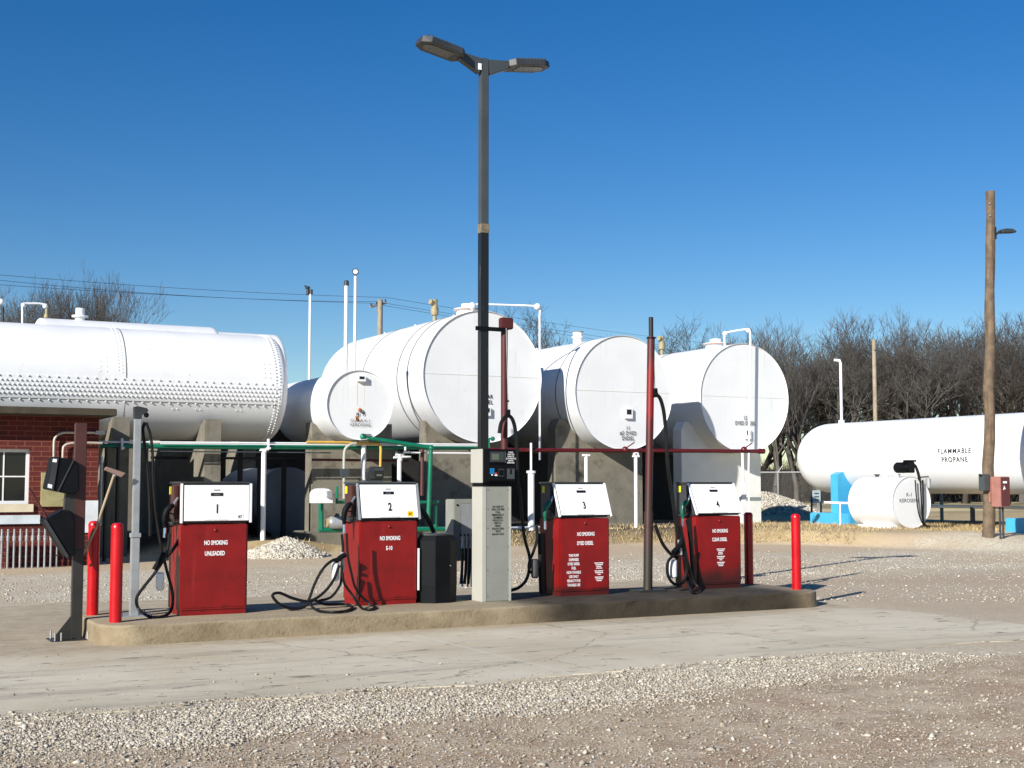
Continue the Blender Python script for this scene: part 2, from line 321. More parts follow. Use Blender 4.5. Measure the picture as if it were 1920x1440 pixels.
hsv = nt.nodes.new('ShaderNodeHueSaturation'); hsv.inputs['Saturation'].default_value = 1.38; hsv.inputs['Value'].default_value = 1.14; hsv.inputs['Hue'].default_value = .5085
L(nt, sky.outputs[0], hsv.inputs['Color']); L(nt, hsv.outputs[0], bg.inputs[0]); bg.inputs[1].default_value = .058
S.view_settings.view_transform = 'Standard'; S.view_settings.look = 'None'; S.view_settings.exposure = .62; S.view_settings.gamma = 1
# ------------------------------------------------------------------ ground
def sst(a, b_, x): t = np.clip((x-a)/(b_-a), 0, 1); return t*t*(3-2*t)
def terr(x, y):
    x = np.asarray(x, float); y = np.asarray(y, float)
    edge = 28.3-2.6*sst(19, 25, x)-4.6*sst(22, 25, x)-1.0*(1-sst(10, 12, x)); h = .36-.08*sst(25, 28, x)-.06*(1-sst(11, 13, x))
    wob = .25*np.sin(x*1.3)+.15*np.sin(x*3.1+1)
    h = h*sst(0, 1.3+1.2*sst(22, 24, x), y-edge-wob); h = h*(1-(1-sst(5.6, 7.5, x))*(1-sst(29, 31, y)))
    bumps = .012*(np.sin(x*2.1+y*.7)+np.sin(y*3.3-x*1.1))*sst(.05, .3, h)
    return h+bumps
xs = np.unique(np.concatenate([np.linspace(-900, -30, 20), np.linspace(-30, 0, 20), np.linspace(0, 45, 226), np.linspace(45, 120, 30), np.linspace(120, 1500, 20)]))
ys = np.unique(np.concatenate([np.linspace(-300, 0, 8), np.linspace(0, 24, 60), np.linspace(24, 34, 90), np.linspace(34, 120, 40), np.linspace(120, 2000, 24)]))
gx, gy = np.meshgrid(xs, ys); gz = terr(gx, gy); nxs, nys = len(xs), len(ys)
def npmesh(name, verts, faces, m, tone=None):
    me = bpy.data.meshes.new(name); k = faces.shape[1]
    me.vertices.add(len(verts)); me.vertices.foreach_set('co', verts.astype(np.float32).ravel())
    me.loops.add(faces.size); me.loops.foreach_set('vertex_index', faces.astype(np.int32).ravel())
    me.polygons.add(len(faces)); me.polygons.foreach_set('loop_start', np.arange(0, faces.size, k, dtype=np.int32)); me.polygons.foreach_set('loop_total', np.full(len(faces), k, np.int32))
    me.update(calc_edges=True); me.validate()
    if tone is not None:
        at_ = me.attributes.new('tone', 'FLOAT', 'POINT'); at_.data.foreach_set('value', tone.astype(np.float32))
    me.materials.append(m); o = bpy.data.objects.new(name, me); C.objects.link(o); return o
q = np.arange((nys-1)*nxs).reshape(nys-1, nxs)[:, :-1].ravel()
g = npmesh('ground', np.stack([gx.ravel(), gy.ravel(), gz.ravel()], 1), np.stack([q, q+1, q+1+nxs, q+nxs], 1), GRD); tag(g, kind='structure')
for p in g.data.polygons: p.use_smooth = True
# apron slab with a ragged edge
pts = []
def edge(p0, p1, n, amp):
    for i in range(n):
        t = i/n; x = p0[0]+(p1[0]-p0[0])*t; y = p0[1]+(p1[1]-p0[1])*t; nx, ny = -(p1[1]-p0[1]), p1[0]-p0[0]; l = hypot(nx, ny)
        a = amp*(sin(x*1.7+y)*.5+sin(x*4.3+y*3)*.3+random.uniform(-.25, .25)); pts.append((x+nx/l*a, y+ny/l*a))
edge((-14, 9.35), (11.9, 9.45), 160, .13); edge((11.9, 9.45), (11.9, 18), 60, .25); edge((11.9, 18), (-14, 18), 140, .3); edge((-14, 18), (-14, 9.35), 10, .1)
tag(MB().prism([(x, y, -.05) for x, y in pts], (0, 0, .058)).build('concrete_apron', APR, smooth=False), kind='structure')
# stones
OCT = np.array([(1, 0, 0), (0, 1, 0), (-1, 0, 0), (0, -1, 0), (0, 0, 1), (0, 0, -1)], float); OF = np.array([(0, 1, 4), (1, 2, 4), (2, 3, 4), (3, 0, 4), (1, 0, 5), (2, 1, 5), (3, 2, 5), (0, 3, 5)])
def stones(name, X_, Y_, Z_, size, label=None, flat=.6, tone=None):
    n = len(X_); sc = size[:, None]*rng.uniform(.65, 1.25, (n, 3)); sc[:, 2] *= flat
    an = rng.uniform(0, 2*pi, n); V = OCT[None]*sc[:, None, :]*rng.uniform(.75, 1.25, (n, 6, 1)); V = V+rng.normal(0, .18, (n, 6, 3))*size[:, None, None]
    c_, s_ = np.cos(an)[:, None], np.sin(an)[:, None]; x = V[..., 0]*c_-V[..., 1]*s_; y = V[..., 0]*s_+V[..., 1]*c_
    P = np.stack([x+X_[:, None], y+Y_[:, None], V[..., 2]+Z_[:, None]], -1).reshape(-1, 3)
    Fc = (OF[None]+(np.arange(n)*6)[:, None, None]).reshape(-1, 3); tn = rng.beta(2.2, 1.6, n) if tone is None else tone
    o = npmesh(name, P, Fc, STN, np.repeat(tn, 6)); return o
n = 260000; px = rng.uniform(-60, 1980, n); yy = rng.uniform(1225, 1470, n)
pp = np.array([at(a, b2, Z=0) for a, b2 in zip(px, yy)]); X_, Y_ = pp[:, 0], pp[:, 1]
wob = .18*np.sin(X_*2.1)+.12*np.sin(X_*5.3)+.3*np.sin(X_*.7+1)
band = sst(9.6, 9.2, 0)*0+np.exp(-((Y_-8.75-.06*(X_-4)-wob*.6)/.62)**2)
dens = np.where(Y_ > 9.55+wob*.3, .006, .13+.6*band)
clump = .5+.5*np.sin(X_*3.1+np.sin(Y_*4.)*2)*np.sin(Y_*5.2+X_); dens = dens*(.5+.7*clump)
keep = rng.uniform(0, 1, n) < dens; X_, Y_ = X_[keep], Y_[keep]; sz = rng.gamma(3., .0017, len(X_))+.003; sz = np.where(band[keep] < .3, sz*rng.choice([.6, .9, 1.5], len(X_), p=[.8, .16, .04]), sz)
tag(stones('gravel', X_, Y_, np.where(Y_ > 9.4, .012, .003)+sz*.2, sz*1.15, tone=np.where(band[keep] > .3, rng.beta(1.9, 1.9, len(X_)), rng.beta(1.5, 2.2, len(X_)))), 'loose pale crushed limestone strewn over the brown dirt in the foreground', kind='stuff')
n = 90000; px = rng.uniform(-60, 1980, n); yy = 1000+rng.uniform(0, 1, n)**.8*130
pp = np.array([at(a, b2, Z=0) for a, b2 in zip(px, yy)]); X_, Y_ = pp[:, 0], pp[:, 1]
dn = .12+.55*np.exp(-((Y_-20.5)/2.2)**2)+.5*np.exp(-((Y_-18.3)/.6)**2); dn = dn*(.3+.9*sst(6, 12, X_)); dn = np.where((Y_ < 17.9) & (X_ < 11.8), .01, dn); dn = np.where(Y_ > 25.5, 0, dn); dn *= .5+.8*(.5+.5*np.sin(X_*1.1+Y_*.4)*np.sin(Y_*1.7))
keep = rng.uniform(0, 1, n) < dn; X_, Y_ = X_[keep], Y_[keep]; sz = rng.gamma(3., .003, len(X_))+.004
tag(stones('gravel', X_, Y_, sz*.15+terr(X_, Y_), sz, tone=np.clip(rng.beta(1.8, 1.9, len(X_)), 0, 1)), 'pale loose gravel spread over the yard behind the pump island', kind='stuff')
# dry grass on the bank
n = 42000; X_ = rng.uniform(9, 34, n); Y_ = rng.uniform(25.4, 32, n); h = terr(X_, Y_); k = (h > .035) & (rng.uniform(0, 1, n) < np.where(h > .3, .35, 1.)) & ((X_ > 13) | (rng.uniform(0, 1, n) < .12)); X_, Y_, h = X_[k], Y_[k], h[k]; n = len(X_)
hh = rng.uniform(.03, .12, n); a = rng.uniform(0, 2*pi, n); wv_ = rng.uniform(.006, .016, n); lx, ly = rng.normal(0, .06, n), rng.normal(0, .06, n)
P = np.stack([np.stack([X_-np.cos(a)*wv_, Y_-np.sin(a)*wv_, h-.01], 1), np.stack([X_+np.cos(a)*wv_, Y_+np.sin(a)*wv_, h-.01], 1), np.stack([X_+lx, Y_+ly, h+hh], 1)], 1).reshape(-1, 3)
tag(npmesh('dry_grass', P, np.arange(3*n).reshape(-1, 3), STRAW, np.repeat(rng.uniform(0, 1, n), 3)), 'tufts of dead tan grass covering the low bank in front of the tanks', kind='stuff')
# gravel piles
def pile(px, py, z, rx, ry, hgt, n, label, ssz):
    c0 = at(px, py, Z=z); m = 26; vs = []; fs = []
    for i in range(m):
        for k in range(m):
            x, y = (i/(m-1)*2-1), (k/(m-1)*2-1); r = hypot(x, y); zz = max(0, 1-r)**.85*hgt*(1+.15*sin(5*x+3*y))
            vs.append((c0.x+x*rx, c0.y+y*ry, c0.z+zz-.03+random.uniform(-.01, .01)*(zz > 0)))
    for i in range(m-1):
        for k in range(m-1): a_ = i*m+k; fs.append((a_, a_+m, a_+m+1, a_+1))
    r = np.sqrt(rng.uniform(0, 1.0, n)); t = rng.uniform(0, 2*pi, n); x, y = r*np.cos(t), r*np.sin(t); zz = np.maximum(0, 1-r)**.85*hgt*(1+.15*np.sin(5*x+3*y))
    X_, Y_ = c0.x+x*rx, c0.y+y*ry; sz = rng.gamma(4, ssz/4, n)
    me = stones('gravel_pile', X_, Y_, c0.z+zz-.02+sz*.1, sz, tone=np.clip(rng.beta(3, 1.3, n), 0, 1))
    core = npmesh('core', np.array(vs), np.array(fs), GRD); core.parent = me
    tag(me, label, kind='stuff')
pile(530, 1044, 0, 1.0, .9, .42, 14000, 'heap of pale gravel against the concrete footing between pump 1 and pump 2', .022)
pile(1424, 962, .28, 2.6, 3.0, .95, 12000, 'far grey gravel heap between the white block wall and the propane tank', .034)
# ------------------------------------------------------------------ pump island
IX0, IX1, IY0, IY1, IH = 2.57, 11.48, 13.1, 14.75, .2
def rr(x0, x1, y0, y1, r, z, n=8):
    o = []
    for cx_, cy_, a0 in ((x1-r, y0+r, -90), (x1-r, y1-r, 0), (x0+r, y1-r, 90), (x0+r, y0+r, 180)):
        for i in range(n+1): a_ = radians(a0+90*i/n); o.append((cx_+r*cos(a_), cy_+r*sin(a_), z))
    return o
lay = []
for z, ins in ((-.04, -.012), (.02, -.012), (.1, 0), (IH-.02, .0), (IH-.006, .006), (IH, .02)): lay.append(rr(IX0+ins, IX1-ins, IY0+ins, IY1-ins, .35, z))
def resamp(l):
    out = []
    for i in range(len(l)):
        a_, b_ = Vector(l[i]), Vector(l[(i+1) % len(l)]); k = max(1, int((a_-b_).length/.06)) if i in (8, 26) else (max(1, int((a_-b_).length/.1)) if i in (17, 35) else 1)
        out += [a_+(b_-a_)*(j/k) for j in range(k)]
    return out
lay = [resamp(l) for l in lay]; nn_ = min(len(l) for l in lay); lay = [l[:nn_] for l in lay]; m = MB(); vs = []
for li, l in enumerate(lay):
    for p in l:
        j = .006*sin(p.x*9)+random.uniform(-.004, .004) if li < 4 else random.uniform(-.003, .003); vs.append((p.x, p.y+(j if p.y < 14 else -j), p.z))
fs = [(i*nn_+k, i*nn_+(k+1) % nn_, (i+1)*nn_+(k+1) % nn_, (i+1)*nn_+k) for i in range(5) for k in range(nn_)]+[tuple(range(5*nn_, 6*nn_))]
tag(m.add(vs, fs).build('pump_island', ISL, ang=50), 'long raised concrete island with rounded ends carrying the four fuel pumps', 'pump island')
# ------------------------------------------------------------------ bollards
def bollard(x, y, label):
    t = thing('bollard', label, 'bollard', (x, y, IH), 'red bollards at the island ends'); r = .0595; h = .93
    MB().lathe([(-.03, 0), (-.03, r), (h-.02, r)], (0, 0, 0), (0, 0, 1), 28).build('sleeve', BRED, t)
    MB().lathe([(h-.02, r+.0015), (h+.005, r+.0015), (h+.03, r*.75), (h+.036, r*.3), (h+.037, 0)], (0, 0, 0), (0, 0, 1), 28).build('cap', BRED, t)
bollard(2.76, 13.45, 'glossy red bollard on the front left corner of the island, beside the silver hose post')
bollard(2.70, 14.3, 'red bollard on the back left corner of the island, partly shaded by the washer post')
bollard(11.31, 13.5, 'bright red bollard alone on the front right corner of the island')
bollard(11.33, 14.5, 'dark shaded bollard just right of pump 4')
# ------------------------------------------------------------------ fuel dispensers
def hp(p, Y):
    v = at(p[0], p[1], Y=Y)
    if v.z < IH+.018: v = at(p[0], p[1], Z=IH+.018)
    return v
def hose(name, pts, Y, r, parent, m=BLK, n=7):
    o = parent.location if parent else Vector((0, 0, 0)); P = []
    for p in pts: P.append(hp(p, p[2] if len(p) > 2 else Y)-o)
    return MB().tube(crv(P, n), r, 8).build(name, m, parent)
def dispenser(x0, y0, lean, redm, num, lab1, lab2, label, wpan=.72, stk=None, green=False, frame=DGREY, tagd=.0, ntx=1.):
    D, Hh, HR = .5, 1.36, .93; t = thing('fuel_dispenser', label, 'fuel pump', (x0, y0, IH), 'self service fuel pumps on the island'); W = .705
    b = MB().box(0, .0, .045, W, D, HR).build('cabinet', redm, t, bevel=.012)
    MB().box(.012, .012, 0, W-.012, D-.012, .045).build('plinth', redm, t)
    MB().box(.022, -.006, .075, W-.018, .004, HR-.012).build('door', redm, t, bevel=.003)
    k = MB(); k.sphere((W/2, -.008, HR-.06), .017, 10); k.build('knob', redm, b)
    # head: sloping front
    hd = MB().prism([(.01, .018, HR+.012), (.01, .018+lean, Hh-.01), (.01, D-.01, Hh-.01), (.01, D-.01, HR+.012)], (W-.02, 0, 0)).build('head', BROWNM if lean == 0 else DGREY, t, bevel=.006)
    MB().box(-.01, lean-.01, Hh-.01, W+.01, D, Hh+.012).build('top_cap', DGREY if lean != .09 else LAMPG, t, bevel=.004)
    sl_ = Vector((0, lean, Hh-HR-.03)); L_ = sl_.length; sl_.normalize(); nrm = Vector((1, 0, 0)).cross(sl_)
    org = Vector((0, .0, HR+.018)); w0, w1 = -.012, W+.03
    def slab(m_, x_0, x_1, s0, s1, th): m_.prism([org+sl_*s0+nrm*0+Vector((x_0, 0, 0)), org+sl_*s0+Vector((x_1, 0, 0)), org+sl_*s1+Vector((x_1, 0, 0)), org+sl_*s1+Vector((x_0, 0, 0))], nrm*th); return m_
    slab(MB(), w0+.02, w1-.02, .012, L_-.006, .012).build('backing', BLKP, t)
    slab(MB(), w0+.035, w1-.028, .018, L_-.012, .018).build('face_panel', PANEL, t, bevel=.002)
    for q0, q1 in ((w0-.003, w0+.022), (w1-.022, w1+.003)): slab(MB(), q0, q1, -.004, L_+.004, .022).build('side_trim', SILV if lean == .09 else PANEL, t, bevel=.003)
    fp = org+nrm*.0185; cxp = W/2+.01
    MB().prism([fp+Vector((cxp-.065, 0, 0))+sl_*(L_-.125), fp+Vector((cxp+.065, 0, 0))+sl_*(L_-.125), fp+Vector((cxp+.065, 0, 0))+sl_*(L_-.092), fp+Vector((cxp-.065, 0, 0))+sl_*(L_-.092)], nrm*.002).build('display_window', GLASS, t)
    MB().prism([fp+Vector((cxp-.032, 0, 0))+sl_*(L_-.068), fp+Vector((cxp+.032, 0, 0))+sl_*(L_-.068), fp+Vector((cxp+.032, 0, 0))+sl_*(L_-.06), fp+Vector((cxp-.032, 0, 0))+sl_*(L_-.06)], nrm*.002).build('brand_plate', MAROON, t)
    if lean < .12: text('4 5 4 1', .022, fp+Vector((cxp, 0, 0))+sl_*(L_-.118), (1, 0, 0), sl_, INKG, t, proud=.004, name='digits')
    text(num, .125, fp+Vector((cxp+.005, 0, 0))+sl_*.1, (1, 0, 0), sl_, INK, t, sx=.72*ntx, bold=.035, name='number')
    text('PLEASE TURN OFF ENGINE', .022, fp+Vector((cxp, 0, 0))+sl_*.016, (1, 0, 0), sl_, INKG, t, sx=.9)
    if stk:
        MB().prism([fp+Vector((W-.13, 0, 0))+sl_*.03, fp+Vector((W-.06, 0, 0))+sl_*.03, fp+Vector((W-.06, 0, 0))+sl_*.09, fp+Vector((W-.13, 0, 0))+sl_*.09], nrm*.0015).build('octane_sticker', stk, t)
        text('87', .04, fp+Vector((W-.095, 0, 0))+sl_*.045, (1, 0, 0), sl_, INK, t, bold=.02, proud=.003)
    F_ = (1, 0, 0), (0, 0, 1)
    text(lab1, .062, (W*.5+.01, -.0065, HR-.21), *F_, WINK, t, bold=.03, fit=.245)
    text(lab2, .062, (W*.5+.0, -.0065, HR-.32), *F_, WINK, t, bold=.03, fit=(.21, .075, .23, .24)[int(num)-1])
    # nozzle boot and the yellow tag on the left side
    MB().box(-.035, .16, .98, .006, .36, 1.33).build('nozzle_boot', BROWNM if lean < .1 else DGREY, t, bevel=.008)
    MB().box(-.04, .3, 1.24, -.036, .36, 1.32).build('yellow_tag', YTAG, t)
    MB().box(-.045, .15, .93, .0, .34, .95).build('nozzle_shelf', DGREY, t)
    nc = GREEND if green else BLKP
    nz = MB().tube(crv([(-.055, .12, 1.13), (-.095, .11, 1.105), (-.13, .11, 1.06), (-.145, .11, .98), (-.14, .11, .90)], 4), [.024]*3+[.032]*8+[.03]*3+[.022]*3, 10).build('nozzle', nc, t)
    MB().tube(crv([(-.055, .12, 1.13), (-.035, .13, 1.16), (-.005, .14, 1.205)], 4), [.014]*9, 8).build('spout', CHROME, nz)
    MB().tube(crv([(-.11, .11, 1.05), (-.05, .11, 1.03), (-.04, .11, .96), (-.07, .11, .91), (-.13, .11, .93)], 4), .008, 6).build('guard', BLKP, nz)
    MB().tube([(-.14, .11, .91), (-.145, .1, .80)], .016, 8).build('swivel', CHROME, t)
    return t
p1 = dispenser(3.46, 13.74, 0.0, RED, '1', 'NO SMOKING', 'UNLEADED', 'red and white fuel pump numbered 1, labelled UNLEADED', stk=WSTK)
p2 = dispenser(5.5, 13.95, .09, RED, '2', 'NO SMOKING', 'E-10', 'red and white fuel pump numbered 2, labelled E-10 with an orange 87 sticker', stk=YSTK)
p3 = dispenser(8.09, 13.99, .16, RED_C, '3', 'NO SMOKING', 'DYED DIESEL', 'red and white fuel pump numbered 3, labelled DYED DIESEL', green=True)
p4 = dispenser(10.19, 14.1, .19, RED_D, '4', 'NO SMOKING', 'CLEAR DIESEL', 'grimy red and white fuel pump numbered 4, labelled CLEAR DIESEL', green=True)
tag(text('THIS PUMP\nDISPENSES\nDYED DIESEL\nFUEL\nNON TAXABLE\nUSE ONLY\nPENALTY FOR\nTAXABLE USE', .044, (.19, -.0065, .47), (1, 0, 0), (0, 0, 1), WINK, p3, sx=.66, bold=.03, gap=1.15), kind='stuff')
def tiny(parent, cx_, z):
    m = MB()
    for i, wd in enumerate((.13, .1, .075, .085, .125, .11, .04, .12, .1, .07)):
        zz = z-i*.021-(.012 if i > 3 else 0)-(.012 if i > 6 else 0); x = cx_-wd/2
        while x < cx_+wd/2-.01:
            l = random.uniform(.012, .03); l = min(l, cx_+wd/2-x); m.box(x, -.0085, zz, x+l, -.0065, zz+.011); x += l+.004
    tag(m.build('small_print', WINK, parent, smooth=False), kind='stuff')
tiny(p3, .55, .38); tiny(p4, .37, .5)
# spin-on fuel filters
def can(parent, px, py0, py1, Y, r, m, label=None):
    a_, b_ = hp((px, py0), Y)-parent.location, hp((px, py1), Y)-parent.location
    MB().lathe([(0, 0), (0, r*.7), (.012, r), ((b_-a_).length-.02, r), ((b_-a_).length, r*.6), ((b_-a_).length, 0)], a_, (b_-a_), 16).build('filter_can', m, parent)
can(p1, 300, 1073, 1108, 13.75, .042, WHITE2); can(p2, 629, 1055, 1089, 13.8, .042, WHITE2); can(p3, 1003, 1048, 1084, 14., .045, DGREY); can(p4, 1262, 1049, 1084, 14.0, .052, WHITE2)
hose('hose', [(318, 1000), (314, 1030), (305, 1052), (290, 1075), (270, 1100), (256, 1122), (261, 1143), (283, 1157), (308, 1155), (322, 1141), (323, 1110), (314, 1075), (308, 1050)], 13.8, .016, p1)
hose('hose', [(306, 1046), (318, 1038), (330, 1022), (336, 1012)], 13.86, .018, p1)
hose('hose_clamp', [(289, 1068), (303, 1044), (308, 1036)], 13.8, .026, p1, BLKP)
hose('hose', [(641, 1002), (643, 1030), (641, 1060), (640, 1085), (636, 1100), (620, 1120), (597, 1127), (584, 1135), (600, 1146), (640, 1147), (660, 1140), (650, 1133), (610, 1133), (590, 1125)], 13.85, .015, p2)
hose('hose', [(640, 1050), (625, 1050), (606, 1066), (590, 1095), (580, 1122), (570, 1138), (545, 1141), (522, 1131), (511, 1116), (525, 1112), (550, 1122), (580, 1127), (606, 1112), (625, 1088), (636, 1060)], 13.75, .016, p2)
hose('hose', [(650, 1000), (652, 1040), (659, 1075), (668, 1105), (690, 1130), (703, 1138), (693, 1143), (678, 1140), (660, 1115), (645, 1092), (640, 1060)], 13.72, .014, p2)
hose('breakaway', [(642, 1035), (643, 1068)], 13.85, .022, p2, SILV)
hose('hose_clamp', [(628, 1054), (640, 1044), (648, 1040)], 13.8, .028, p2, BLKP)
hose('hose', [(1006, 985), (1007, 1010), (1000, 1035), (993, 1052), (992, 1068), (1000, 1074), (1010, 1062), (1014, 1040)], 14.0, .018, p3)
hose('hose', [(1015, 1000), (1016, 1040), (1017, 1080), (1018, 1112)], 14.2, .05, p3)
hose('hose', [(1275, 985), (1282, 1020), (1290, 1060), (1300, 1090), (1312, 1106), (1300, 1112), (1290, 1090), (1283, 1050), (1280, 1010)], 13.95, .024, p4)
hose('hose', [(1278, 1030), (1262, 1042), (1252, 1056), (1253, 1080), (1265, 1095), (1282, 1090), (1288, 1066), (1282, 1046)], 13.93, .02, p4)
hose('breakaway', [(1273, 1012), (1277, 1040)], 13.92, .022, p4, SILV)
hose('hose_clamp', [(1262, 1036), (1275, 1022), (1279, 1008)], 13.9, .034, p4, BLKP)
hose('hose', [(1289, 975), (1294, 1010), (1298, 1060), (1302, 1100)], 14.05, .026, p4)
# hose tower from pump 2 to the bin
hose('vapour_hose', [(783, 945), (795, 960), (808, 985), (818, 1012)], 14.35, .028, p2)
# ------------------------------------------------------------------ silver hose post
b0 = Vector((3.05, 13.98, IH)); t = thing('hose_post', 'slim square silver post with a dark hose bracket on top, left of pump 1', 'hose post', b0)
MB().box(-.033, -.033, .82, .033, .033, 2.02).build('upper_tube', SILV, t, bevel=.004)
MB().box(-.04, -.04, .0, .04, .04, .80).build('lower_tube', SILV, t, bevel=.004); MB().box(-.05, -.05, .80, .05, .05, .845).build('collar', SILV, t, bevel=.004)
MB().box(-.17, -.13, -.002, .16, .13, .012).build('base_plate', SILV, t)
for i, (x, y) in enumerate(((-.14, -.1), (.13, -.1), (-.14, .1), (.13, .1))): MB().tube([(x, y, .0), (x, y, .05)], .009, 6).build('anchor_bolt', SILV, t)
br_ = MB().prism([(-.04, -.04, 2.02), (.035, -.04, 2.02), (.035, -.04, 2.06), (.07, -.04, 2.07), (.1, -.04, 2.1), (.09, -.04, 2.13), (-.01, -.04, 2.15), (-.045, -.04, 2.14)], (0, .08, 0)).build('hose_bracket', DGREY, t, bevel=.005)
hose('hose', [(272, 792), (268, 806), (272, 840), (278, 900), (281, 960), (281, 1005)], 14., .017, t); hose('hose', [(274, 792), (282, 815), (286, 850), (287, 900), (292, 960), (300, 1015), (305, 1040)], 13.95, .015, t)
MB().sphere((.085, -.01, 2.06), .028, 10).build('hose_clip', BLKP, t)
# ------------------------------------------------------------------ windshield service post
pb = Vector((2.47, 13.9, 0)); t = thing('service_post', 'square brown steel post with black towel and washer boxes, left end of the island', 'post', pb)
MB().box(-.055, -.05, .9, .055, .05, 2.16).build('post', BROWNM, t, bevel=.006); MB().box(-.051, -.047, 0, .051, .047, .9).build('lower_post', POSTD, t, bevel=.006)
MB().box(-.26, -.17, 0, .12, .17, .014).build('base_plate', POSTD, t)
MB().prism([(-.051, -.005, .014), (-.2, -.005, .014), (-.2, -.005, .05), (-.051, -.005, .24)], (0, .01, 0)).build('gusset', POSTD, t)
for x, y in ((-.22, -.13), (-.22, .13), (.09, -.13), (-.16, -.12)): MB().tube([(x, y, 0), (x, y, .09)], .009, 6).build('anchor_bolt', SILV, t)
def pxz(l, Y): return [at(x, y, Y=Y)-pb for x, y in l]
bx = MB().prism(pxz([(100, 856), (138, 861), (147, 872), (149, 918), (140, 928), (112, 922), (87, 917)], 13.78), (0, .26, 0)).build('towel_dispenser', BLKP, t, bevel=.008)
MB().prism(pxz([(100, 858), (110, 859), (100, 919), (88, 916)], 13.772), (0, -.004, 0)).build('door', DGREY, bx)
MB().prism(pxz([(99.5, 860), (107, 861), (106, 867), (98, 866)], 13.766), (0, -.003, 0)).build('label_plate', WSTK, bx); MB().prism(pxz([(90, 907), (98, 909), (97, 916), (89, 914)], 13.766), (0, -.003, 0)).build('label_plate', WSTK, bx)
MB().prism(pxz([(137, 862), (139, 863), (110, 922), (107, 921)], 13.775), (0, -.003, 0)).build('edge_strip', DGREY, bx)
MB().prism(pxz([(124, 925), (150, 925), (150, 975), (120, 965)], 13.85), (0, .1, 0)).build('bracket', POSTD, t)
bk = MB().prism(pxz([(82, 976), (118, 956), (134, 958), (140, 975), (140, 1040), (127, 1046)], 13.74), (0, .3, 0)).build('washer_bucket', BLKP, t, bevel=.008)
MB().prism(pxz([(81, 976), (86, 973), (129, 1043), (125, 1047)], 13.73), (0, -.006, 0)).build('lip', DGREY, bk)
# squeegees
o_ = at(94, 974, Y=13.85); sq = thing('squeegee', 'maroon-handled squeegee standing in the washer bucket by the brick window', 'squeegee', o_)
MB().tube([(0, 0, -.03), at(55, 916, Y=13.85)-o_], .012, 8).build('handle', MAROON, sq); MB().box(-.03, -.06, -.06, .03, .06, -.02).build('blade_head', BLKP, sq)
o_ = at(180, 990, Y=13.95); sq = thing('squeegee', 'wooden-handled squeegee with a brown head leaning behind the brown service post', 'squeegee', o_)
MB().tube([at(150, 1052, Y=14.2)-o_, (0, 0, 0), at(213, 893, Y=13.9)-o_], .0125, 8).build('handle', STICK, sq)
MB().prism([at(x, y, Y=13.86)-o_ for x, y in ((196, 881), (200, 875), (236, 887), (228, 895))], (0, .05, 0)).build('blade_head', SQG, sq, bevel=.004)
MB().tube([at(213, 893, Y=13.9)-o_, at(217, 888, Y=13.9)-o_], .018, 8).build('ferrule', SILV, sq)
# ------------------------------------------------------------------ payment terminal
cb = Vector((6.93, 13.76, IH)); t = thing('payment_terminal', 'tall light grey payment pedestal with a black card reader head and emergency notice', 'payment terminal', cb); cw, cd, chh = .37, .26, 1.32
MB().box(0, .0, 0, cw, cd, chh).build('pedestal', CABW, t, bevel=.006); MB().box(-.004, -.004, .0, .05, cd+.003, chh-.004).build('side_panel', CABL, t, bevel=.004)
MB().box(.345, -.003, .0, cw+.003, .01, chh-.004).build('edge_trim', CABL, t)
MB().box(.0, .0, chh, cw, cd, chh+.04).build('neck', BLKP, t)
for z in (.06, .36, .62, .84, 1.06, 1.28):
    for x in (.07, .335): MB().sphere((x, -.001, z), .006, 6).build('screw', DGREY, t)
text('IN CASE OF\nSPILL OR FIRE\nCALL\nEMERGENCY\nNUMBERS\nPOLICE 911\nFIRE 911\nBRAD\n620-621-5026\nTROY\n620-621-5215', .0315, (.2, -.002, 1.075), (1, 0, 0), (0, 0, 1), INK, t, sx=.86, bold=.02)
h0, h1 = chh+.04, chh+.04+.39; MB().box(-.014, -.02, h0, -.0, cd+.02, h1).build('head_side_panel', CABL, t, bevel=.004)
hdv = MB().box(.0, -.05, h0, .415, cd+.03, h1).build('head', BLKP, t, bevel=.01)
MB().box(.05, -.065, h0+.22, .40, -.045, h1-.015).build('display_module', BLKP, t, bevel=.006); MB().box(.05, -.065, h0+.02, .40, -.045, h0+.195).build('keypad_module', BLKP, t, bevel=.006)
MB().box(.065, -.071, h0+.24, .25, -.064, h1-.03).build('display_bezel', DGREY, t, bevel=.003)
MB().box(.085, -.074, h0+.265, .18, -.0705, h1-.055).build('screen', SCREEN, t)
for i in range(4): MB().box(.205, -.075, h0+.272+.022*i, .218, -.0705, h0+.282+.022*i).build('side_button', GREEN, t)
for r_ in range(4):
    for c__ in range(3):
        if r_ == 3 and c__ != 1: continue
        MB().box(.065+.019*c__, -.072, h0+.15-.022*r_, .080+.019*c__, -.064, h0+.165-.022*r_).build('key', KEYB if r_ < 3 else WSTK, t, smooth=False)
MB().box(.13, -.071, h0+.10, .152, -.064, h0+.118).build('key', KEYR, t); MB().box(.126, -.071, h0+.08, .158, -.064, h0+.096).build('key', WSTK, t)
MB().box(.17, -.07, h0+.07, .25, -.064, h0+.165).build('card_slot', DGREY, t, bevel=.003); MB().box(.18, -.0725, h0+.085, .238, -.0695, h0+.15).build('slot_inset', BLKP, t)
MB().box(.285, -.07, h0+.045, .385, -.064, h0+.165).build('receipt_window', LAMPG, t, bevel=.002); MB().box(.325, -.0725, h0+.1, .345, -.0695, h0+.16).build('receipt_slit', BLKP, t)
MB().box(.255, -.068, h0+.235, .27, -.06, h1-.03).build('bezel_edge', LAMPG, t)
text('PLEASE\nWAIT FOR\nPAPER TO\nQUIT PRINTING\nBEFORE\nREMOVING', .024, (.335, -.0655, h1-.045), (1, 0, 0), (0, 0, 1), WINK, t, sx=.8, bold=.015)
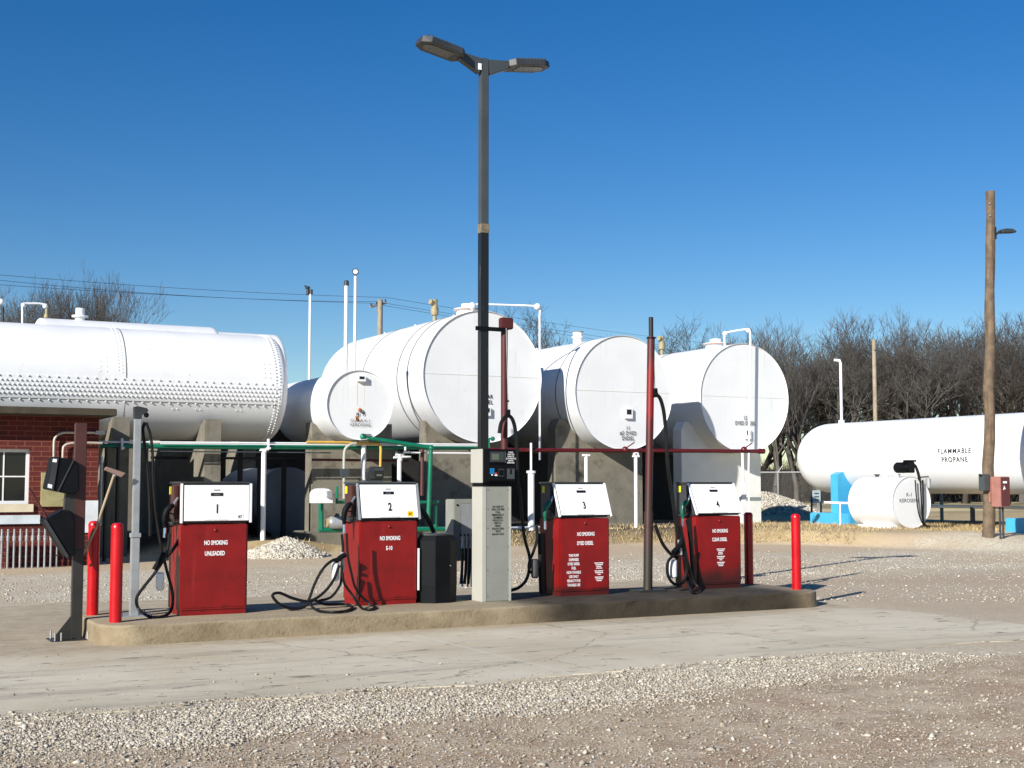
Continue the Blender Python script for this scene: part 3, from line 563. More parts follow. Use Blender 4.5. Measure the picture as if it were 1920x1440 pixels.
hose('hose', [(972, 905), (976, 930), (979, 970), (984, 1010), (993, 1045), (992, 1070), (985, 1090), (972, 1102), (958, 1107)], 14.1, .02, p3)
# ------------------------------------------------------------------ bin
t = thing('litter_bin', 'black octagonal plastic bin between pump 2 and the grey pedestal', 'litter bin', (6.47, 14.02, IH))
def octo(r, z, k=1): return [(k*r*cos(radians(22.5+45*i)), .8*r*sin(radians(22.5+45*i)), z) for i in range(8)]
m = MB(); ls = [octo(.235, 0), octo(.245, .2), octo(.245, .70), octo(.20, .755), octo(.19, .76)]
m.add([p for l in ls for p in l], [(i*8+k, i*8+(k+1) % 8, (i+1)*8+(k+1) % 8, (i+1)*8+k) for i in range(4) for k in range(8)]+[tuple(range(32, 40)), tuple(range(8))[::-1]]).build('body', BLKP, t, smooth=False)
MB().prism(octo(.2, .762), (0, 0, .02)).build('lid', DGREY, t); MB().sphere((.09, -.19, .42), .008, 8).build('latch', CHROME, t)
MB().box(-.27, -.1, .15, -.255, -.08, .62).build('edge_strip', WHITE2, t)
# grey electrical cabinet with hanging lines behind the bin
t = thing('electrical_cabinet', 'pale grey steel electrical cabinet standing behind the black bin', 'cabinet', at(872, 1070, Y=14.85)*1.0)
cbb = Vector(t.location); cz = at(872, 936, Y=14.85).z
x0 = at(851, 1000, Y=14.85).x-cbb.x; MB().box(x0, 0, .12, x0+.42, .25, cz-cbb.z).build('body', CABW, t, bevel=.01); MB().box(x0+.09, -.006, .2, x0+.40, 0.0, cz-cbb.z-.05).build('door', LAMPG if False else SILV, t, bevel=.003)
MB().sphere((x0+.045, -.002, cz-cbb.z-.07), .014, 8).build('knob', BLKP, t)
for px_ in (866, 873, 880): hose('hanging_hose', [(px_, 1012), (px_+1, 1040), (px_, 1070), (px_-2, 1095)], 14.55, .018, t, BLK); hose('nozzle', [(px_, 1000), (px_+2, 1014), (px_+1, 1028)], 14.52, .022, t, SILV)
for px_ in (867, 877, 884): hose('white_pipe', [(px_, 1025), (px_, 1100)], 14.6, .012, t, WHITE2)
hose('hose_rail', [(860, 1003), (893, 1003)], 14.52, .02, t, DGREY)
# ------------------------------------------------------------------ light pole
lx, ly = 7.26, 14.4; t = thing('light_pole', 'tall square double-headed light pole, grey above and chipped black below', 'light pole', (lx, ly, IH)); hw = .052
MB().box(-hw, -hw, 0, hw, hw, 4.42).build('lower_pole', BLACKPOLE, t, bevel=.008); MB().box(-hw+.002, -hw+.002, 4.5, hw-.002, hw-.002, 6.58).build('upper_pole', LAMPG, t, bevel=.008)
MB().box(-hw-.002, -hw-.002, 4.4, hw+.002, hw+.002, 4.52).build('joint_band', mat('scuffed_joint', rgb(112, 104, 88), .7, var=.3, scale=22, dirt=(rgb(140, 86, 44), .56, 16, .8)), t, bevel=.004)
def lamp(sgn, name='lamp_head'):
    a_ = Matrix.Translation((sgn*.052, 0, 6.5)) @ Matrix.Rotation(-sgn*radians(11 if sgn < 0 else 7), 4, 'Y'); T = lambda p: a_ @ Vector((sgn*p[0], p[1], p[2]))
    ar = MB().prism([T((0, -.05, -.12)), T((0, -.05, .07)), T((.3, -.05, .06)), T((.3, -.05, -.03))], (0, .1, 0)).build('arm', LAMPG, t, bevel=.006)
    y_ = .175; out = [(.26, -.1), (.32, -y_), (.74, -y_), (.84, -y_*.55), (.84, y_*.55), (.74, y_), (.32, y_), (.26, .1)]
    hdm = MB(); n8 = len(out); lo = [T((x, y, -.02)) for x, y in out]; hi = [T((x*.985+.005, y*.94, .058)) for x, y in out]
    hdm.add(lo+hi, [tuple(range(n8))[::-1], tuple(range(n8, 2*n8))]+[(i, (i+1) % n8, (i+1) % n8+n8, i+n8) for i in range(n8)])
    hd = hdm.build(name, DGREY, t, bevel=.003, smooth=False)
    MB().add([T((x, y, -.025)) for x, y in ((.40, -.1), (.70, -.1), (.77, -.05), (.77, .05), (.70, .1), (.40, .1))]+[T((x, y, -.012)) for x, y in ((.40, -.1), (.70, -.1), (.77, -.05), (.77, .05), (.70, .1), (.40, .1))], [(0, 1, 2, 3, 4, 5), (11, 10, 9, 8, 7, 6)]+[(i, (i+1) % 6, (i+1) % 6+6, i+6) for i in range(6)]).build('lens', LAMPT, hd)
    fm = MB()
    for i in range(9): x = .38+.048*i; fm.prism([T((x, -.12, .054)), T((x+.014, -.12, .054)), T((x+.012, -.12, .09)), T((x+.002, -.12, .09))], (0, .24, 0))
    fm.build('cooling_fins', LAMPG, hd)
lamp(-1); lamp(1); MB().box(-.1, -.056, 6.42, -.056, -.05, 6.5).build('sticker', WSTK, t)
MB().box(-.13, -.066, 3.20, .26, -.048, 3.25).build('pole_bracket', BLKP, t)
# maroon hose pipe beside the pole
t = thing('hose_pipe', 'maroon steel pipe with a square top elbow clamped to the black light pole', 'hose pole', (7.55, 14.4, IH))
MB().tube([(0, 0, 0), (0, 0, 3.28)], .042, 16).build('pipe', MAROON, t); MB().box(-.055, -.055, 3.24, .1, .055, 3.38).build('elbow', MAROON, t, bevel=.01)
MB().tube([at(949, 612, Y=14.35)-t.location, at(953, 770, Y=14.35)-t.location], .004, 5).build('cable', SILV, t); MB().sphere(at(953, 752, Y=14.35)-t.location, .014, 8).build('cable_stop', INK, t)
hs_ = hose('hose_hanger', [(953, 768), (953, 782)], 14.35, .028, t, BLKP)
hose('hose', [(936, 812), (940, 792), (951, 780), (960, 785), (966, 805), (969, 835), (970, 905)], 14.3, .024, t)
# red pole right
t = thing('hose_pole', 'sun-faded red steel pole with black cap between pumps 3 and 4', 'hose pole', (9.44, 14.12, IH))
MB().tube([(0, 0, 0), (.02, 0, 1.0)], .058, 18).build('lower_pipe', REDPOLE, t); MB().tube([(.02, 0, 1.0), (.08, 0, 3.22)], .048, 18).build('upper_pipe', REDPOLE, t)
MB().lathe([(0, .064), (.02, .064), (.03, .05)], (.018, 0, .8), (0, 0, 1), 18).build('collar', REDPOLE, t)
MB().lathe([(0, 0), (0, .062), (.012, .062), (.012, 0)], (.08, 0, 3.2), (0, 0, 1), 18).build('flange', BLKP, t); MB().lathe([(0, .03), (.26, .03), (.265, .02), (.265, 0)], (.08, 0, 3.21), (0, 0, 1), 14).build('cap_pipe', INK, t)
MB().box(-.2, -.14, -.002, .2, .14, .025).build('base_plate', POSTD, t)
MB().tube([at(1226, 665, Y=14.1)-t.location, at(1228, 730, Y=14.1)-t.location], .004, 5).build('cable', SILV, t)
hose('hose_hanger', [(1228, 728), (1230, 745)], 14.08, .032, t, BLKP)
hose('hose', [(1229, 738), (1238, 748), (1245, 775), (1249, 820), (1253, 880), (1262, 940), (1270, 1000), (1276, 1035)], 14.0, .024, t)
hose('hose', [(1229, 984), (1234, 1000), (1244, 1022), (1259, 1040), (1270, 1046)], 14.0, .022, t)
# ------------------------------------------------------------------ tanks
def ring(m, c, ax, r, wdt, th, n=96): m.lathe([(-wdt/2, r-.01), (-wdt/2, r+th), (wdt/2, r+th), (wdt/2, r-.01)], c, ax, n)
def ytank(name, label, x, y0, z, r, ln, group=None, rings=(), flat=True, mtl=None, cat='tank', seam=True):
    t = thing(name, label, cat, (x, y0+ln/2, 0), group); o = Vector((0, -ln/2, z)); mt = mtl or WHITE
    prof = [(.035, 0), (.035, r-.012), (0.0, r-.010), (-.002, r), (.06, r), (ln-.06, r), (ln+.002, r), (ln, r-.01), (ln-.03, r-.012), (ln-.03, 0)] if flat else \
        [(-.28*r, 0)]+[(-.28*r*cos(a_), r*sin(a_)) for a_ in (.2, .4, .6, .8, 1., 1.2, 1.4)]+[(0, r), (ln, r)]+[(ln+.28*r*cos(a_), r*sin(a_)) for a_ in (1.4, 1.2, 1., .8, .6, .4, .2)]+[(ln+.28*r, 0)]
    sh = MB().lathe(prof, o, (0, 1, 0), 96).build('shell', mt, t, ang=30)
    if rings:
        for d in rings: m = MB(); ring(m, o+Vector((0, d, 0)), (0, 1, 0), r, .05 if r > 1.7 else .035, .012); m.build('band', SEAMSHADOW, t)
    if seam:
        MB().box(-r*.98, -ln/2+.028, z+.02, r*.98, -ln/2+.036, z+.032).build('weld_seam', WELD, t)
    return t
def vent(t, loc, kind):
    l = Vector(loc)
    if kind == 'manway': MB().lathe([(-.15, .34), (.12, .34), (.12, .42), (.16, .42), (.16, .2), (.3, .2), (.3, 0)], l, (0, 0, 1), 28).build('manway', WHITE2, t, ang=30); MB().lathe([(.118, .423), (.14, .423)], l, (0, 0, 1), 28).build('gasket', RUST, t)
    if kind == 'cap': MB().lathe([(-.15, .15), (.2, .15), (.2, .19), (.24, .19), (.24, .15), (.34, .15), (.36, .17), (.4, .17), (.42, 0)], l, (0, 0, 1), 22).build('vent_cap', WHITE2, t, ang=30); MB().lathe([(.37, .172), (.40, .172)], l, (0, 0, 1), 22).build('band', SEAMSHADOW, t)
    if kind == 'valve': MB().lathe([(-.1, .06), (.25, .06), (.25, .11), (.42, .12), (.55, .08), (.7, .09), (.72, 0)], l, (0, 0, 1), 12).build('relief_valve', OCHRE, t); MB().lathe([(0, 0), (0, .07), (.14, .08), (.15, 0)], l+Vector((-.04, -.02, .6)), (-1, -.3, .2), 10).build('valve_body', OCHRE, t)
    if kind == 'lug': MB().tube([l+Vector((0, .07*cos(a_), .07*sin(a_)+.03)) for a_ in [pi*i/8 for i in range(-1, 10)]], .02, 6).build('lifting_lug', WHITE2, t)
def gauge_box(t, x, z, y, w=.2, h=.24):
    g_ = MB().box(x-w/2, y-.07, z-h/2, x+w/2, y+.02, z+h/2).build('gauge_box', WHITE2, t, bevel=.006); MB().box(x-w*.3, y-.074, z-h*.1, x+w*.3, y-.0695, z+h*.38).build('dial', GLASS, g_)
GT = 'large white horizontal fuel tanks'
T10 = ytank('fuel_tank', 'largest white horizontal tank behind the light pole, lettered CLEAR DIESEL', 16.25, 32.2, 4.45, 1.8, 8.0, GT, (1.05, 1.75, 4.4))
for d, k in ((.95, 'manway'), (3.2, 'valve'), (1.9, 'lug'), (4.6, 'lug'), (7.0, 'lug')): vent(T10, (0, -4+d, 6.24), k)
text('CLEAR\nDIESEL', .155, (.07, -3.98, 3.86), (1, 0, 0), (0, 0, 1), INK, T10, bold=.012, spacing=1.1, fit=.44); gauge_box(T10, .1, 3.5, -3.98)
MB().tube(crv([(-.15, -3.6, 6.2), (-.15, -3.6, 6.36), (.0, -3.62, 6.47), (.8, -3.8, 6.48), (1.52, -4.1, 6.46), (1.66, -4.15, 6.4), (1.66, -4.15, 6.2)], 4)+[Vector((1.66, -4.15, 2.2))], .028, 8).build('vent_line', WHITE2, T10)
for c_ in ((-.15, -3.6, 6.42), (1.6, -4.13, 6.44)): MB().sphere(c_, .1, 12).build('elbow', WHITE2, T10)
T11 = ytank('fuel_tank', 'white horizontal tank behind pump 3, lettered 11 #2 DYED DIESEL', 20.78, 32.2, 4.16, 1.65, 7.2, GT, (1.1, 5.9))
vent(T11, (0, -3.6+2.6, 5.78), 'cap'); vent(T11, (0, -3.6+5.2, 5.8), 'lug')
text('11\n#2 DYED\nDIESEL', .16, (.12, -3.59, 3.09), (1, 0, 0), (0, 0, 1), INK, T11, bold=.012, spacing=1.1, gap=.92, fit=.56); gauge_box(T11, .12, 3.56, -3.58, .26, .3)
T12 = ytank('fuel_tank', 'white horizontal tank behind pump 4, lettered 12 DYED DIESEL', 26.2, 33.6, 4.25, 1.73, 5.2, GT, (3.4,))
for d, k in ((1.5, 'manway'), (4.6, 'valve')): vent(T12, (0, -2.6+d, 5.95), k)
text('12\nDYED DIESEL', .175, (0, -2.59, 3.56), (1, 0, 0), (0, 0, 1), INK, T12, bold=.012, spacing=1.08, gap=.96, fit=.8); gauge_box(T12, .07, 3.1, -2.58, .22, .3)
MB().tube(crv([(-.25, -1.9, 5.95), (-.25, -1.9, 6.28), (-.2, -1.95, 6.38), (.02, -2.7, 6.42), (.08, -2.78, 6.35)], 4)+[Vector((.08, -2.8, 6.1)), Vector((-.08, -2.82, 2.0)), Vector((-.1, -2.83, .3))], .03, 8).build('vent_line', WHITE2, T12)
for c_ in ((-.24, -1.9, 6.35), (.05, -2.72, 6.38)): MB().sphere(c_, .08, 12).build('elbow', WHITE2, T12)
T9 = ytank('fuel_tank', 'small white horizontal tank right of the riveted tank, lettered # 9 CLEAR K-1 KEROSENE', 11.0, 27.95, 3.312, .785, 5.4, GT, (), seam=False)
text('# 9', .12, (.02, -2.69, 3.07), (1, 0, 0), (0, 0, 1), INK, T9, bold=.02, spacing=1.3); text('CLEAR K-1\nKEROSENE', .095, (.02, -2.69, 2.93), (1, 0, 0), (0, 0, 1), INK, T9, bold=.0, spacing=1.1)
gauge_box(T9, .02, 3.9, -2.69, .2, .13); MB().sphere((.0, -2.7, 3.2), .045, 10).build('tap', RUST, T9); MB().prism([(-.07, -2.668, 2.96), (.0, -2.668, 2.94), (-.02, -2.668, 3.06), (-.1, -2.668, 3.05)], (0, -.003, 0)).build('rust_patch', RUST, T9)
for xx in (-.06, .1): MB().box(xx, -2.6685, 3.3, xx+.01, -2.665, 3.83).build('rust_run', mat('rust_run', rgb(206, 196, 160), .7), T9)
for (px_, yb, pt, r_) in ((648, 693, 525, .045), (665, 690, 508, .033)):
    bp_ = at(px_, yb, X=11.0); z1 = at(px_, pt, Y=bp_.y).z; l = Vector((0, bp_.y-30.65, 0))
    MB().tube([l+Vector((0, 0, 3.95)), l+Vector((0, 0, z1-.12))], r_, 12).build('vent_pipe', WHITE2, T9)
    if r_ > .04: MB().lathe([(0, .04), (0, .058), (.1, .058), (.12, .04), (.12, 0)], l+Vector((0, 0, z1-.13)), (0, 0, 1), 14).build('vent_cap', DGREY, T9)
    else:
        MB().lathe([(-.03, 0), (-.03, .075), (.03, .075), (.03, 0)], l+Vector((0, 0, z1-.02)), (.45, 1, 0), 18).build('gauge', DGREY, T9); MB().lathe([(-.034, 0), (-.034, .05), (-.03, .05)], l+Vector((0, 0, z1-.02)), (.45, 1, 0), 18).build('dial', WSTK, T9)
bp_ = at(580, 705, X=11.0); z1 = at(580, 545, Y=bp_.y).z; t = T9; l = Vector((0, bp_.y-30.65, 0))
MB().tube([l+Vector((0, 0, 3.95)), l+Vector((0, 0, z1-.08))], .032, 10).build('vent_pipe', WHITE2, T9); MB().lathe([(0, .03), (0, .045), (.12, .045), (.12, 0)], l+Vector((.02, 0, z1-.09)), (0, 0, 1), 10).build('fitting', DGREY, T9); MB().lathe([(0, .04), (.14, .04), (.16, .07), (.2, .05), (.2, 0)], l+Vector((-.07, 0, z1-.1)), (0, 0, 1), 12).build('vent_cap', DGREY, T9); MB().prism([l+Vector((-.16, -.05, z1+.12)), l+Vector((-.05, -.05, z1+.1)), l+Vector((-.02, -.05, z1+.06)), l+Vector((-.06, -.05, z1+.05))], (0, .1, 0)).build('hood', LAMPG, T9)
# riveted tank (axis along X)
RZ, RR, RY, RX1 = 3.73, 1.215, 29.8, 9.40
t = thing('riveted_tank', 'old white riveted horizontal tank above the brick building', 'tank', (3, RY, 0), GT); o = Vector((-8, 0, RZ)); Ln = RX1+5
prof = [(0, 0), (0, RR), (.05, RR), (Ln-.06, RR), (Ln, RR), (Ln+.04, RR-.02)]+[(Ln+.02+.32*sin(a_), RR*cos(a_)*.985) for a_ in (.15, .4, .7, 1., 1.3)]+[(Ln+.35, 0)]
MB().lathe(prof, o, (1, 0, 0), 112).build('shell', WHITE, t, ang=35)
def surf(x, th, r): return Vector((x-3, -r*cos(th), RZ+r*sin(th)))
def patch(m, x0, x1, t0, t1, th_, n=14):
    vs = []
    for k in range(n+1):
        a_ = t0+(t1-t0)*k/n
        for x in (x0, x1):
            for r_ in (RR-.01, RR+th_): vs.append(surf(x, a_, r_))
    fs = []
    for k in range(n):
        b_ = 4*k; c__ = b_+4; fs += [(b_+1, b_+3, c__+3, c__+1), (b_, c__, c__+2, b_+2), (b_, b_+1, c__+1, c__), (b_+2, c__+2, c__+3, b_+3)]
    fs += [(0, 2, 3, 1), (4*n, 4*n+1, 4*n+3, 4*n+2)]; m.add(vs, fs)
m = MB(); patch(m, -5, RX1, radians(-20.5), radians(2), .012); patch(m, -5, 5.98, radians(-60), radians(100), .006, 40); m.build('lap_plate', WHITE, t, ang=20)
m = MB()
def rivet(x, th, r=RR+.01, s=.024):
    c_ = surf(x, th, r); nrm = Vector((0, -cos(th), sin(th))); tx = Vector((1, 0, 0)); ty = nrm.cross(tx); vs = []
    for q_ in range(6): a_ = q_*pi/3; vs.append(c_+(tx*cos(a_)+ty*sin(a_))*s)
    for q_ in range(6): a_ = q_*pi/3; vs.append(c_+(tx*cos(a_)+ty*sin(a_))*s*.6+nrm*s*1.15)
    m.add(vs, [(q_, (q_+1) % 6, (q_+1) % 6+6, q_+6) for q_ in range(6)]+[(6, 7, 8, 9, 10, 11)])
for row, (thd, sp_) in enumerate(((1, .19), (-3.2, .095), (-7.2, .095), (-11.2, .095), (-15.4, .095), (-21.8, .19))):
    x = 2.5+(.047 if row % 2 else 0)
    while x < RX1-.1: rivet(x, radians(thd), RR+(.012 if thd > -20 else 0)); x += sp_
for th_ in np.arange(-75, 95, 3.6):
    rivet(RX1-.06, radians(th_), s=.018); rivet(RX1-.15, radians(th_+1.8), s=.018)
    if th_ > 5: rivet(5.90, radians(th_), RR+.006, .013); rivet(5.82, radians(th_+1.8), RR+.006, .013)
for xx in (5.45, 5.58, 9.0, 9.12):
    for th_ in (8, 13, 18, 23): rivet(xx, radians(th_), RR, .014)
for xx, th_ in ((7.0, -28), (7.1, -28), (7.5, -28), (7.6, -28), (8.4, -28), (8.5, -28), (3.9, 12), (3.75, 40), (4.0, 52), (6.5, 35), (7.7, 28), (7.3, 8)): rivet(xx, radians(th_), RR, .013)
tag(m.build('rivets', WHITE, t, smooth=False), kind='stuff')
m = MB(); patch(m, -5, RX1-.02, radians(-20.9), radians(-20.4), .014, 2); patch(m, 5.975, 5.992, radians(2), radians(100), .008, 20); m.build('seam_shadow_gap', SEAMSHADOW, t)
def xtank(label, y, z, r, x0, x1, cap=None):
    t = thing('storage_tank', label, 'tank', ((x0+x1)/2, y, 0), GT); ln = x1-x0
    MB().lathe([(-.22, 0)]+[(-.22*cos(a_), r*sin(a_)*.99) for a_ in (.3, .7, 1.1, 1.4)]+[(0, r), (.08, r), (ln-.08, r), (ln, r)]+[(ln+.22*cos(a_), r*sin(a_)*.99) for a_ in (1.4, 1.1, .7, .3)]+[(ln+.22, 0)], (-ln/2, 0, z), (1, 0, 0), 72).build('shell', WHITE, t)
    if cap is not None: MB().lathe([(-.1, .12), (.08, .12), (.08, .2), (.12, .2), (.12, .11), (.3, .11), (.3, 0)], (cap-(x0+x1)/2, 0, z+r), (0, 0, 1), 18).build('vent_cap', WHITE2, t, ang=30)
    MB().box(-.3*ln, -r*.7, .1, -.3*ln+.4, r*.7, z-r*.6).build('pier', CONC, t); MB().box(.3*ln, -r*.7, .1, .3*ln+.4, r*.7, z-r*.6).build('pier', CONC, t)
    return t
za = at(405, 615, Y=34).z; xtank('white tank showing its top just above the riveted tank', 34, za-1.25, 1.25, at(66, 600, Y=34).x+.1, at(405, 615, Y=34).x-.15, at(150, 598, Y=34).x)
z2 = at(470, 626, Y=38).z; xtank('thin sliver of a farther white tank behind the right end of the riveted tank', 38, z2-1.2, 1.2, 6.5, at(500, 630, Y=38).x+.2)
t = thing('vent_pipe', 'white bent vent pipe with valve above the riveted tank, left edge', 'vent pipe', at(42, 610, Y=30.5))
o_ = t.location; MB().tube(crv([at(x, y, Y=30.5)-o_ for x, y in ((42, 612), (42, 590), (43, 571), (55, 569), (80, 570), (87, 578), (88, 592))], 4), .022, 8).build('pipe', WHITE2, t)
MB().sphere(at(44, 572, Y=30.5)-o_, .055, 10).build('elbow', WHITE2, t); MB().sphere(at(85, 574, Y=30.5)-o_, .06, 10).build('elbow', WHITE2, t); MB().lathe([(0, 0), (0, .055), (.05, .055), (.1, .03), (.2, .03)], at(87, 596, Y=30.5)-o_, (0, 0, 1), 10).build('vent_cap', OCHRE, t)
t = thing('vent_pipe', 'short vent pipe with a round white cap at the extreme left edge', 'vent pipe', at(5, 612, Y=30.5)); o_ = t.location
MB().tube([(0, 0, 0), at(5, 575, Y=30.5)-o_], .03, 8).build('pipe', POSTD, t); MB().sphere(at(2, 566, Y=30.5)-o_, .07, 10).build('vent_cap', WHITE2, t)
# low tanks on the ground
SHADETANK = mat('tank_grey_for_shade', lin(.2, .215, .24), .5, var=.06)  # grey puts the shade on a white tank into its colour
def lowtank(px, py, Y, r, ln, label, m=WHITE, z=None):
    c_ = at(px, py, Y=Y); zc = c_.z; t = thing('small_tank', label, 'tank', (c_.x, Y+ln/2, 0), 'small white tanks under the big ones')
    prof = [(-.12*r, 0), (-.1*r, r*.5), (-.05*r, r*.85), (0, r*.98), (.02, r), (.1, r), (ln-.1, r), (ln, r), (ln+.1, 0)]
    MB().lathe(prof, (0, -ln/2, zc), (0, 1, 0), 56).build('shell', m, t)
    for y in (-ln*.3, ln*.3): MB().box(-r*.6, y-.05, 0, r*.6, y+.05, zc-r*.75).build('saddle', CONC, t)
lowtank(186, 922, 46., .8, 2.6, 'small white tank farthest left, half hidden by the brick wall corner')
lowtank(252, 921, 46., .62, 2.4, 'small white tank seen just left of the silver hose post')
lowtank(540, 942, 31.0, .85, 3.4, 'shaded white tank coloured dark grey for the shade, standing low beneath the kerosene tank, behind the white pipe post', SHADETANK)
lowtank(448, 940, 47, .98, 3., 'sunlit small white tank showing above pump 1')
# piers
def pier(name, label, x0, x1, y0, y1, z0, z1, sad, m, axis='y', flare=0., grp='concrete tank piers'):
    t = thing(name, label, 'concrete pier', ((x0+x1)/2, (y0+y1)/2, 0), grp); cx_, cy_ = t.location.x, t.location.y
    cz, cr, cc_ = sad; pts_ = []
    lo_, hi_ = (x0-cx_, x1-cx_) if axis == 'y' else (y0-cy_, y1-cy_); c0 = cc_-(cx_ if axis == 'y' else cy_)
    pts_ += [(lo_, z0), (hi_, z0), (hi_, z1-flare*1.1)] if flare else [(lo_, z0), (hi_, z0)]
    n = 20
    for i in range(n+1):
        a_ = hi_-flare*.5-(hi_-lo_-flare)*i/n; d = cr*cr-(a_-c0)**2; zz = cz-sqrt(d) if d > 0 else z1; pts_.append((a_, min(z1, zz-.005)))
    if flare: pts_.append((lo_, z1-flare*1.1))
    th = (y1-y0) if axis == 'y' else (x1-x0)
    if axis == 'y': MB().prism([(a_, -th/2, z) for a_, z in pts_], (0, th, 0)).build('pier_wall', m, t, smooth=False)
    else: MB().prism([(-th/2, a_, z) for a_, z in pts_], (th, 0, 0)).build('pier_wall', m, t, smooth=False)
    return t
pier('tank_pier', 'concrete pier with a sloping sunlit patch under the riveted tank, behind pump 1', 7.68, 8.04, 28.62, 35.4, 0, 2.95, (RZ, RR, RY), CONC, 'x')
pier('tank_pier', 'concrete pier under the riveted tank directly behind the silver hose post', 5.72, 6.08, 28.62, 35.4, 0, 2.95, (RZ, RR, RY), CONC, 'x')
pier('tank_pier', 'concrete pier of the small kerosene tank, standing on a footing behind pump 2', 10.24, 12.2, 28.95, 29.4, .4, 2.95, (3.31, .785, 11.0), CONC)
pier('tank_pier', 'rear concrete pier of the small kerosene tank, in deep shade', 10.1, 11.9, 31.6, 32.0, 0, 2.95, (3.31, .785, 11.0), STEELSHADE)  # shade on this concrete pier is put into its dark material
tag(MB().box(10.08, 28.6, -.1, 14.6, 29.9, .47).build('footing', CONC, bevel=.02), 'low concrete footing block behind the gravel heap and pump 2', 'footing')
for (x, zc, rr_, s0, s1, mt, lb, lbr) in ((16.25, 4.45, 1.8, 14.9, 17.35, CONC, 'broad concrete pier under the largest tank, left of the grey pedestal', 'shadowed rear pier under the largest tank'), (20.78, 4.16, 1.65, 18.95, 21.9, CONC, 'bare grey concrete pier visible behind pump 3', 'shadowed rear pier under the tank behind pump 3'), (26.2, 4.25, 1.73, 24.3, 27.4, CONCL, 'whitewashed block pier with a grey band behind pump 4', 'shadowed rear pier under the tank behind pump 4')):
    yo = 1.4 if mt is CONCL else 0.; t = pier('tank_pier', lb, s0, s1, 33.+yo, 33.45+yo, 0, zc-.75, (zc, rr_, x), mt, flare=.25)
    if mt is CONCL: MB().box(-1.552, -.229, 1.0, 1.553, -.2, 1.12).build('painted_band', CONCG, t)
    pier('tank_pier', lbr, s0-.2, s1, 37.4, 37.9, 0, zc-.75, (zc, rr_, x), STEELSHADE, flare=.25)  # rear concrete piers coloured dark to carry their shade
tag(MB().box(9.0, 39.4, 0, 16.5, 39.7, 2.9).box(9, 39.7, 2.7, 16.5, 42, 2.9).build('shade_backdrop', STEELSHADE), 'long added dark wall standing in for shade in the gaps beneath the big tanks', 'shade_backdrop')  # added wall, dark so the gaps under the tanks read as shade
tag(MB().box(at(276, 900, Y=36.2).x, 36.2, 0, at(372, 900, Y=36.2).x, 36.5, 2.7).build('shade_backdrop', STEELSHADE), 'added dark wall standing in for shade in the gap behind the silver hose post', 'shade_backdrop')  # second added wall, blackening this gap in place of shade
# ------------------------------------------------------------------ pipelines
PY = 28.35
def pipe(name, label, pts, r, m, posts=(), cat='pipe', extra=None):
    P = [Vector(p) for p in pts]; t = thing(name, label, cat, P[0]); o_ = t.location.copy()
    MB().tube([p-o_ for p in P], r, 10).build('pipe', m, t); return t
z_ = lambda x, y, Y=PY: at(x, y, Y=Y)
gp = pipe('pipeline', 'long green pipe running level beneath the tanks from the brick building to the light pole', [z_(186, 836), z_(450, 838.5), z_(905, 840)], .05, GREEN)
wp = pipe('pipeline', 'long thin white pipe lying just above the green one', [z_(186, 828.5), z_(905, 833.5)], .021, WHITE2); wp2 = pipe('pipeline', 'second thin white pipe right above the green pipe', [z_(300, 832, PY-.1), z_(905, 836.2, PY-.1)], .012, WHITE2)
gr = at(1424, 846, Y=30.3); rp = pipe('pipeline', 'maroon pipe running level across the front of the three big tanks', [at(905, 843.5, Y=30.3), gr], .055, PIPER)
MB().lathe([(-.02, 0), (-.02, .075), (.16, .075), (.16, 0)], gr-rp.location, (1, 0, 0), 14).build('end_flange', PIPER, rp)
for px_ in (1172, 1395):
    c_ = at(px_, 843, Y=30.25)-rp.location; MB().sphere(c_, .09, 10).build('valve', PIPER, rp); MB().tube([c_, c_+Vector((.1, 0, .08)), c_+Vector((.3, 0, .2))], .016, 6).build('valve_lever', PIPER, rp)
def post(px, yt, yb, Y, r, label, name='pipe_post'):
    a_ = at(px, yt, Y=Y); b_ = at(px, yb, Y=Y); zb = min(b_.z, float(terr(a_.x, Y))); t = thing(name, label, 'pipe support', (a_.x, Y, zb)); MB().tube([(0, 0, 0), (0, 0, a_.z-zb)], r, 10).build('post', WHITE2, t); MB().box(-.1, -.04, a_.z-zb-.03, .1, .04, a_.z-zb+.02).build('bracket', WHITE2, t); return t
post(495, 843, 1012, PY, .055, 'white pipe post right of pump 1 with a shaded lower half')
post(682, 828, 930, 28.2, .055, 'white riser behind pump 2 directly below the small kerosene tank'); post(749, 852, 930, 28.25, .05, 'white post above pump 2 with a valve cluster on top')
post(1099, 853, 985, 30.3, .05, 'white pipe post behind pump 3'); t = post(1192, 855, 985, 30.3, .05, 'white pipe post left of the red hose pole'); MB().lathe([(-.03, .03), (-.03, .085), (.03, .085), (.03, .03)], (0, 0, at(1192, 852, Y=30.3).z-t.location.z), (0, 1, 0), 14).build('clamp_ring', WHITE2, t)
t = thing('vent_stack', 'stout white vertical pipe between the pedestal and pump 3', 'pipe', (at(996, 990, Y=30.2).x, 30.2, .3)); MB().tube([(0, 0, 0), (0, 0, at(996, 885, Y=30.2).z-.3)], .085, 14).build('lower_pipe', WHITE2, t); MB().tube([(0, 0, at(996, 885, Y=30.2).z-.3), (0, 0, 2.3)], .03, 10).build('upper_pipe', WHITE2, t); MB().lathe([(0, .12), (.06, .12)], (0, 0, at(996, 887, Y=30.2).z-.3), (0, 0, 1), 14).build('flange', WHITE2, t); MB().tube([(-.9, 0, .12), (.5, 0, .12)], .035, 8).build('foot_pipe', WHITE2, t)
